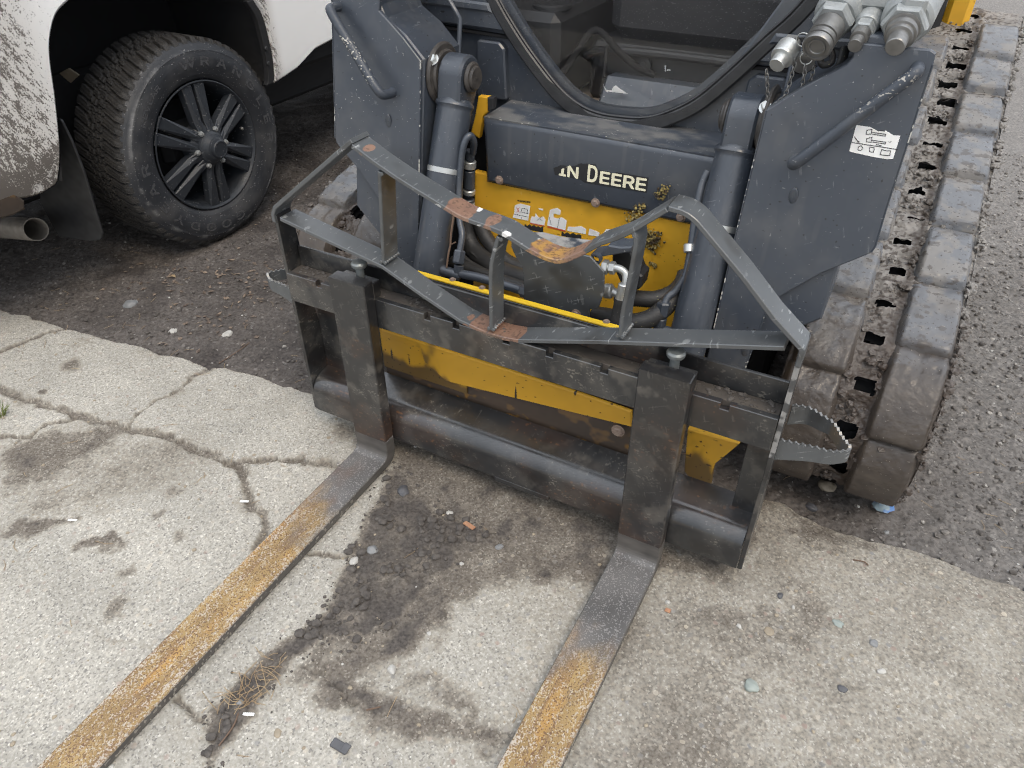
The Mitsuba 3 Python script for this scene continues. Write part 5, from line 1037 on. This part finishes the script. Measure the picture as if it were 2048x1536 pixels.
part(tk, 'cargo_box', cat(box(-3.35, -2.23, -0.45, 5.2, 0.62, 1.3, 0.05), box(-2.22, -1.74, -0.45, 0.05, 0.62, 1.3, 0.05), box(-2.22, -1.74, 1.4, 5.2, 0.62, 1.3, 0.05), box(-2.22, -1.74, 0.06, 1.39, 1.12, 1.3, 0.05)), 'white_paint')
part(tk, 'cabin_shell', box(-3.25, -1.85, 1.2, 4.2, 1.3, 1.85, 0.12), 'white_paint')
part(tk, 'underbody', cat(box(-3.3, -2.15, -0.3, 5.0, 0.24, 0.63, 0.02), box(-2.15, -1.78, 1.26, 5.0, 0.5, 0.63, 0.02), box(-2.15, -1.78, -0.35, 0.24, 0.46, 0.63, 0.02), box(-3.0, -1.8, 0.70, 0.94, 0.30, 0.46, 0.03)), 'liner_plastic')
# wheel arch liner and its trim
al_ = [(y, z) for y, z in ARCH_L[::-1]] + top_arch + ARCH_R
al_s = smooth_path(al_, 3)
V = np.vstack([np.column_stack([np.full(len(al_s), XB-0.012), al_s]), np.column_stack([np.full(len(al_s), -2.2), al_s])]); n = len(al_s); ii = np.arange(n-1)
part(tk, 'wheel_well', cat(tm(V, np.vstack([np.column_stack([ii, ii+1, ii+n]), np.column_stack([ii+1, ii+n+1, ii+n])])), box(-2.22, -2.2, 0.1, 1.3, 0.35, 1.1, 0.002)), 'liner_plastic')
part(tk, 'arch_trim', prism(list(map(tuple, np.vstack([smooth_path(ARCH_R, 4), smooth_path(ARCH_R, 4)[::-1]-A([0.035, 0.0])]))), XB-0.03, XB-0.006, 0.002, 'yz'), 'liner_plastic')
for y, z in ((1.165, 0.60), (1.168, 0.655)):
    part(tk, 'trim_rivet', cyl((XB-0.008, y+0.012, z), (XB+0.002, y+0.012, z), 0.008), 'seal_rubber', 35)
FL = [(-1.742,0.628),(-1.725,0.549),(-1.722,0.447),(-1.74,0.297),(-1.747,0.218),(-1.77,0.192),(-1.823,0.173),(-1.925,0.157),(-2.028,0.146),(-2.054,0.278),(-1.925,0.475)]
part(tk, 'mud_flap', prism(polyround(FL, 0.012), 0.31, 0.318, 0.0015), 'seal_rubber', label='black rubber mud flap')
PC = (-1.94,0.2,0.24)
pd = A([-0.62, 0.78, 0.0])
pd = unit([-0.3624126026925478,0.06000000000000005,-0.09853796407258986])
part(tk, 'exhaust_pipe', lathe(PC, pd, [(0.6, 0.036), (0.002, 0.036), (0.0, 0.037), (-0.003, 0.038), (-0.003, 0.0395), (0.004, 0.040), (0.6, 0.04)], 36), 'pipe_steel', 40, label='round steel exhaust tail pipe')
cd = [(-2.054,0.55,0.663),(-1.99,0.55,0.688),(-1.945,0.55,0.671),(-2.009,0.55,0.637)]
part(tk, 'reflector', prism([(p[0], p[2]) for p in cd], 0.55, 0.556, 0.001), 'stone_tan')

WX, WY, WZ, WR_ = -1.700, 0.8204, 0.373, 0.3847
wh = num(tk+'__wheel')
def wheelpt(x, ang, r): return np.stack([WX+x, WY+r*np.cos(ang), WZ+r*np.sin(ang)], -1)
# tyre carcass: cross-section (x back from the outer face, radius); sidewall bulges
prof = A([(-0.035, 0.238), (-0.018, 0.242), (-0.010, 0.25), (-0.004, 0.262), (0.004, 0.285), (0.007, 0.305), (0.0065, 0.32), (0.002, 0.338), (-0.005, 0.352), (-0.014, 0.364), (-0.022, 0.3705)])
def tyre_side(n=200):
    p = smooth_path(prof, 3); a = np.linspace(0, 2*np.pi, n); m = len(p)
    Aa, I = np.meshgrid(a, np.arange(m), indexing='ij'); x = p[I, 0]; r = p[I, 1].copy()
    x = x + 0.0015*((np.abs(r-0.262) < 0.003)) + 0.002*(np.abs(r-0.343) < 0.003)
    sq = (np.sin(Aa) < -0.9)*((-np.sin(Aa)-0.9)/0.1)**2*0.012
    X = wheelpt(x, Aa, r*(1-sq*0.9)).reshape(-1, 3); q = (np.arange(n-1)[:, None]*m+np.arange(m-1)).ravel()
    return tm(X, np.vstack([np.column_stack([q, q+m, q+m+1]), np.column_stack([q, q+m+1, q+1])]))
ty = part(wh, 'tyre', tyre_side(), 'tyre_rubber', 40)
def tread():
    n, m = 900, 66
    Aa, S = np.meshgrid(np.linspace(0, 2*np.pi, n), np.linspace(0, 1, m), indexing='ij')
    w = 0.245; x = -0.014 - w*S; e = np.minimum(S, 1-S); r = 0.3845 - 0.02*np.clip(1-e/0.09, 0, 1)**2
    u = np.round(2*np.pi*0.3847/0.042)*Aa/(2*np.pi); c = (S-0.5)*w
    g1 = np.abs(np.abs(c)-0.032-0.006*np.sign(np.sin(u*2*np.pi))) < 0.0055
    g2 = np.abs(c-0.004*np.sign(np.sin(u*2*np.pi+1))) < 0.003
    k = np.where(np.abs(c) > 0.036, u*1.0+c*9, u*1.5+np.sign(c)*0.25+c*14)
    cut = np.abs((k % 1)-0.5) < np.where(np.abs(c) > 0.036, 0.13, 0.10)
    sipe = (np.abs((k*3 % 1)-0.5) < 0.09) & (np.abs(c) > 0.012)
    edge = (np.abs(c) > 0.1) & (np.abs((u*1.0+c*9) % 1 - 0.5) < 0.2)
    dpt = np.maximum.reduce([0.011*g1, 0.009*g2, 0.011*cut, 0.002*sipe, 0.010*edge])
    sq = (np.sin(Aa) < -0.93)*((-np.sin(Aa)-0.93)/0.07)**2*0.011
    X = wheelpt(x, Aa, (r-dpt)*(1-sq)).reshape(-1, 3); q = (np.arange(n-1)[:, None]*m+np.arange(m-1)).ravel()
    return tm(X, np.vstack([np.column_stack([q, q+m, q+m+1]), np.column_stack([q, q+m+1, q+1])]))
part(wh, 'tread', tread(), 'tread_rubber')
def arc_text(txt, h, a0, a1, r, depth=0.002):
    n = len(txt)
    for i, ch in enumerate(txt):
        m = meshkit.text_mesh(ch, h, depth, True); wdt = m.bounds[1][0]+m.bounds[0][0]; a = math.radians(a0+(a1-a0)*(i+0.5)/n)
        v = A(m.vertices); u = (v[:, 0]-wdt/2)*1.75; rr = r+v[:, 1]-h/2; ang = a - u/r
        part(wh, 'letter', tm(wheelpt(0.0052+v[:, 2], ang, rr), m.faces), 'tyre_letter')
arc_text('WRANGLER', 0.030, 100, -18, 0.307)
arc_text('GOODYEAR', 0.030, -72, -190, 0.307)
arc_text('KEVLAR', 0.017, 150, 120, 0.307)
# rim
hz = [(-0.24, 0.20), (-0.12, 0.205), (-0.035, 0.222), (-0.02, 0.2335), (-0.012, 0.240), (-0.010, 0.2405), (-0.008, 0.2395), (-0.007, 0.236), (-0.016, 0.231), (-0.035, 0.219), (-0.12, 0.202), (-0.22, 0.197)]
rim = part(wh, 'rim', lathe((WX, WY, WZ), (1, 0, 0), [(h, r) for h, r in hz[5:]], 96), 'black_rim', 35)
part(wh, 'brake_disc', cat(cyl((WX-0.2, WY, WZ), (WX-0.14, WY, WZ), 0.16), cyl((WX-0.22, WY, WZ), (WX-0.2, WY, WZ), 0.2)), 'dark_void', 40)
for i in range(6):
    a = math.radians(89+60*i); pts = []
    for sgn in (-1, 1):
        o0, o1, o2 = 0.006*sgn, 0.030*sgn, 0.040*sgn
        sp_ = [(0.055, 0.003*sgn), (0.10, 0.0045*sgn), (0.231, 0.0065*sgn), (0.231, 0.053*sgn), (0.10, 0.041*sgn), (0.055, 0.036*sgn)]
        if sgn < 0: sp_ = sp_[::-1]
        def f(u, v, w): 
            dish = -0.007 - 0.009*np.clip((u-0.06)/0.16, 0, 1)**1.5 + 0.016*np.clip(1-(u-0.05)/0.05, 0, 1)
            return (WX+dish-w, WY+u*math.cos(a)-v*math.sin(a), WZ+u*math.sin(a)+v*math.cos(a))
        p = A(LineString(sp_+[sp_[0]]).segmentize(0.03).coords)[:-1]
        pts.append(prism(p, 0.0, 0.035, 0.003, f=f))
    part(rim, 'spoke', cat(*pts) if False else pts[0], 'black_rim', 25) if False else part(wh, 'spoke', cat(*pts), 'black_rim', 25)
part(wh, 'hub', cat(lathe((WX, WY, WZ), (1, 0, 0), [(-0.06, 0.085), (-0.014, 0.083), (-0.006, 0.077), (0.002, 0.06), (0.004, 1e-5)], 48)), 'black_rim', 30)
part(wh, 'hub_cap', lathe((WX+0.002, WY, WZ), (1, 0, 0), [(0, 0.062), (0.010, 0.060), (0.016, 0.052), (0.034, 0.043), (0.038, 0.036), (0.05, 0.034), (0.053, 0.031), (0.0535, 0.027), (0.0515, 0.0265), (0.0515, 1e-5)], 44), 'black_rim', 25)
for i in range(6):
    a = math.radians(119+60*i); c = A([WX-0.006, WY+0.0695*math.cos(a), WZ+0.0695*math.sin(a)])
    part(wh, 'lug_nut', cat(lathe(c, (1, 0, 0), [(0, 0.0105), (0.016, 0.0105), (0.021, 0.008), (0.023, 1e-5)], 6)), 'zinc', 25)
part(wh, 'valve', cyl((WX-0.03, WY+0.19, WZ+0.012), (WX-0.012, WY+0.186, WZ+0.012), 0.006), 'worn_steel', 35)

# ------------------------------------------------------------------ small things lying about
def ground(px): return px
def lay(name, label, cat_, mesh, m, x, y, z=None, group=None, smooth=False):
    k = thing(name, label, cat_, group)
    q = A([[x, y]]); zz = (slab_height(q)[0] if edge_d(q)[0] > 0 and poly_sd(q, GAP)[0] > 0 else np.maximum(ez(q), slab_height(q)[0] if edge_d(q)[0] > 0 else -9))[0] if z is None else z
    mm = mesh.copy(); mm.vertices = A(mm.vertices)+A([x, y, zz]); whole(k, mm, m, smooth)
def stone(label, px, r, m, seed, flat=0.6, sharp=0.3):
    g = rock(r*0.85, seed, flat, 2, 0.42); g.vertices += A([0, 0, r*flat*0.15]); lay('stone', label, 'stone', g, m, px[0], px[1], smooth=50)
S = [(-0.233,-0.06),(-0.186,-0.253),(-0.204,-0.3),(-0.089,-0.066),(0.019,-0.185),(0.072,-0.1),(0.034,-0.484),(-0.185,-0.683),(-0.081,-0.693),(0.687,-0.175),(0.816,0.058),(0.691,0.071),(0.476,-0.063),(0.723,0.054),(0.69,-0.031),(0.848,-0.096),(0.912,-0.02),(0.89,0.042),(0.879,0.387),(0.63,-0.05),(0.724,0.481),(0.703,0.387),(-1.647,0.261),(-1.367,0.202),(-1.185,0.273)]
for i, (lab, r, m, fl) in enumerate([
    ('dark grey stone in the mud just right of the left fork heel', 0.021, 'stone_dark', 0.55), ('rounded grey stone in the mud gap, above a paler angular one', 0.015, 'stone_grey', 0.7),
    ('pale angular stone at the left rim of the mud gap', 0.016, 'stone_pale', 0.6), ('white stone fleck on the dirt film between the forks', 0.010, 'stone_pale', 0.5),
    ('tiny cream stone at the right edge of the dark mud patch', 0.006, 'stone_pale', 0.6), ('small grey stone right of the dark mud patch under the lower bar', 0.012, 'stone_grey', 0.6),
    ('round pale grey pebble on the bare slab between the two fork blades', 0.011, 'stone_pale', 0.6), ('smooth round grey pebble in the needles of the mud gap', 0.007, 'stone_grey', 0.6),
    ('flat reddish brown pebble set in the slab near the bottom edge', 0.010, 'stone_tan', 0.3), ('large smooth grey green pebble right of the right fork blade', 0.0165, 'stone_green', 0.6),
    ('flat pale green pebble in the right part of the slab', 0.014, 'stone_green', 0.3), ('dark blue grey pebble in the slab below the frame corner', 0.009, 'stone_dark', 0.6),
    ('round white pebble beside the right fork heel', 0.006, 'stone_pale', 0.8), ('white oval pebble right of the frame corner pebble', 0.006, 'stone_pale', 0.7),
    ('flat tan pebble above the large grey green one', 0.013, 'stone_tan', 0.3), ('dark oval pebble right of the large grey green one', 0.010, 'stone_dark', 0.5),
    ('white pebble at the far right of the slab', 0.010, 'stone_pale', 0.5), ('blue grey pebble in the right part of the slab', 0.011, 'stone_grey', 0.5),
    ('blue grey stone on the dirt at the slab edge on the right', 0.011, 'stone_grey', 0.6), ('small white pebble left of the flat tan one', 0.007, 'stone_pale', 0.5),
    ('yellowish brown stone wedged beneath the right track', 0.024, 'stone_tan', 0.8), ('dark grey stone beside the yellowish one under the right track', 0.018, 'stone_dark', 0.7),
    ('pale pointed stone half sunk in the dirt left of the frame', 0.03, 'stone_grey', 0.5), ('small light stone in the dirt near the slab edge on the left', 0.016, 'stone_pale', 0.4),
    ('pale grey stone sunk in the dirt close to the frame', 0.024, 'stone_pale', 0.3)]):
    stone(lab, S[i], r, m, i+1, fl)
for (x, y), lab in zip([(-0.571,-0.277),(-0.901,-0.524),(-0.153,-0.693)], ['white elongated chip on the slab beside the crack left of the fork', 'small white chip in the dirt band at the left of the slab', 'tiny white chip in the mud gap at the bottom']):
    lay('white_chip', lab, 'chip', fit(box(-0.011, 0.011, -0.003, 0.003, 0, 0.003, 0.001), lambda a, b, c: (a*0.9-b*0.45, a*0.45+b*0.9, c)), 'white_label', x, y)
x, y = (-0.024,-0.08)
lay('wood_chip', 'reddish wood chip lying between the forks', 'wood chip', fit(box(-0.017, 0.017, -0.006, 0.006, 0, 0.004, 0.001), lambda a, b, c: (a*0.97+b*0.25, -a*0.25+b*0.97, c+0.003+a*0.1)), 'wood_chip', x, y)
x, y = (0.483,-0.084)
lay('wood_chip', 'small orange wood chip beside the right fork heel', 'wood chip', box(-0.006, 0.006, -0.005, 0.005, 0, 0.003, 0.001), 'wood_chip', x, y)
x, y = (0.042,-0.659)
lay('metal_scrap', 'small black oblong scrap lying on the slab at the bottom of the picture', 'scrap', cat(box(-0.019, 0.017, -0.008, 0.009, 0, 0.008, 0.0015), fit(box(-0.006, 0.008, -0.009, 0.010, 0.006, 0.0105, 0.001), lambda a, b, c: (a+0.012, b, c))), 'stone_dark', x, y)
x, y = (0.862,0.467)
g = rock(0.024, 4, 0.25, 1, 0.75); g.vertices += A([0, 0, 0.006])
lay('plastic_scrap', 'crushed blue and grey plastic scrap on the dirt before the right track', 'scrap', g, 'blue_scrap', x, y)
for (a, b), lab in zip([[(0.818,0.249),(0.852,0.248)],[(0.041,-0.578),(0.061,-0.56)],[(-0.177,-0.693),(-0.16,-0.764)],[(-1.084,0.136),(-1.082,0.269)]], ['thin grey twig on the slab right of the frame', 'short straw on the slab between the forks', 'long curved brown twig in the mud gap', 'brown twig on the dirt left of the frame']):
    k = thing('twig', lab, 'twig'); zz = max(float(ez(A([a]))[0]), 0.0 if edge_d(A([a]))[0] > 0 else -1)+0.004
    mid = (A(a)+A(b))/2+A([0.006, 0.004]); whole(k, tube(smooth_path([(*a, zz), (*mid, zz+0.002), (*b, zz)], 4), 0.0016, 6), 'twig_bark', 45)
C1 = A((-1.44,-0.355))
k = thing('grass_tuft', 'small green grass tuft growing from the slab crack at the left edge', 'grass tuft'); ms = []
for _ in range(34):
    a = rng.uniform(0, 6.28); r0 = rng.uniform(0, 0.012); p = A([*(C1+r0*A([math.cos(a), math.sin(a)])), 0.0]); l = rng.uniform(0.02, 0.045); d = A([math.cos(a)*0.5, math.sin(a)*0.5, 1.0])*l
    ms.append(tube([p, p+d*0.55, p+d*A([1.4, 1.4, 0.85])], [0.0011, 0.0009, 0.0003], 4, False))
whole(k, cat(*ms), 'grass_blade')
N = 130; P = np.vstack([C + rng.normal(0, 1, (n_, 2))*A([0.09, 0.08]) for C, n_ in zip(A([(-1.489,0.603),(-1.269,0.468),(-1.296,0.304),(-1.707,0.4)]), (40, 30, 25, 35))]); P = P[edge_d(P) < -0.01]
zz = ez(P); fl = []
for (x, y), z in zip(P, zz):
    a, l, w = rng.uniform(0, 6.28), rng.uniform(0.006, 0.018), rng.uniform(0.004, 0.009); d, s = A([math.cos(a), math.sin(a), 0])*l, A([-math.sin(a), math.cos(a), 0])*w; c = A([x, y, z+0.004]); t = rng.uniform(-.003, .004, 4)
    q = [c-d, c-s*0.8+A([0, 0, t[0]]), c+d+A([0, 0, t[1]]), c+s+A([0, 0, t[2]]), c+A([0, 0, 0.003])]
    fl.append(tm(q, [[0, 1, 4], [1, 2, 4], [2, 3, 4], [3, 0, 4]]))
labels['leaf_litter'] = {'label': 'brown scraps of bark and dead leaf on the dirt between truck and fork frame', 'category': 'plant litter', 'kind': 'stuff'}
whole('leaf_litter', cat(*fl), 'litter')
(x, y), = [(-1.662,0.467)]
lay('leaf', 'curled pale leaf on the dirt between the tyre and the slab', 'leaf', grid(9, 7, lambda u, v: (0.03*(u-0.5), 0.014*(v-0.5)*np.sin(np.pi*u+0.001), 0.006*np.abs(v-0.5)+0.006*np.sin(np.pi*u))), 'straw', x, y, smooth=True)
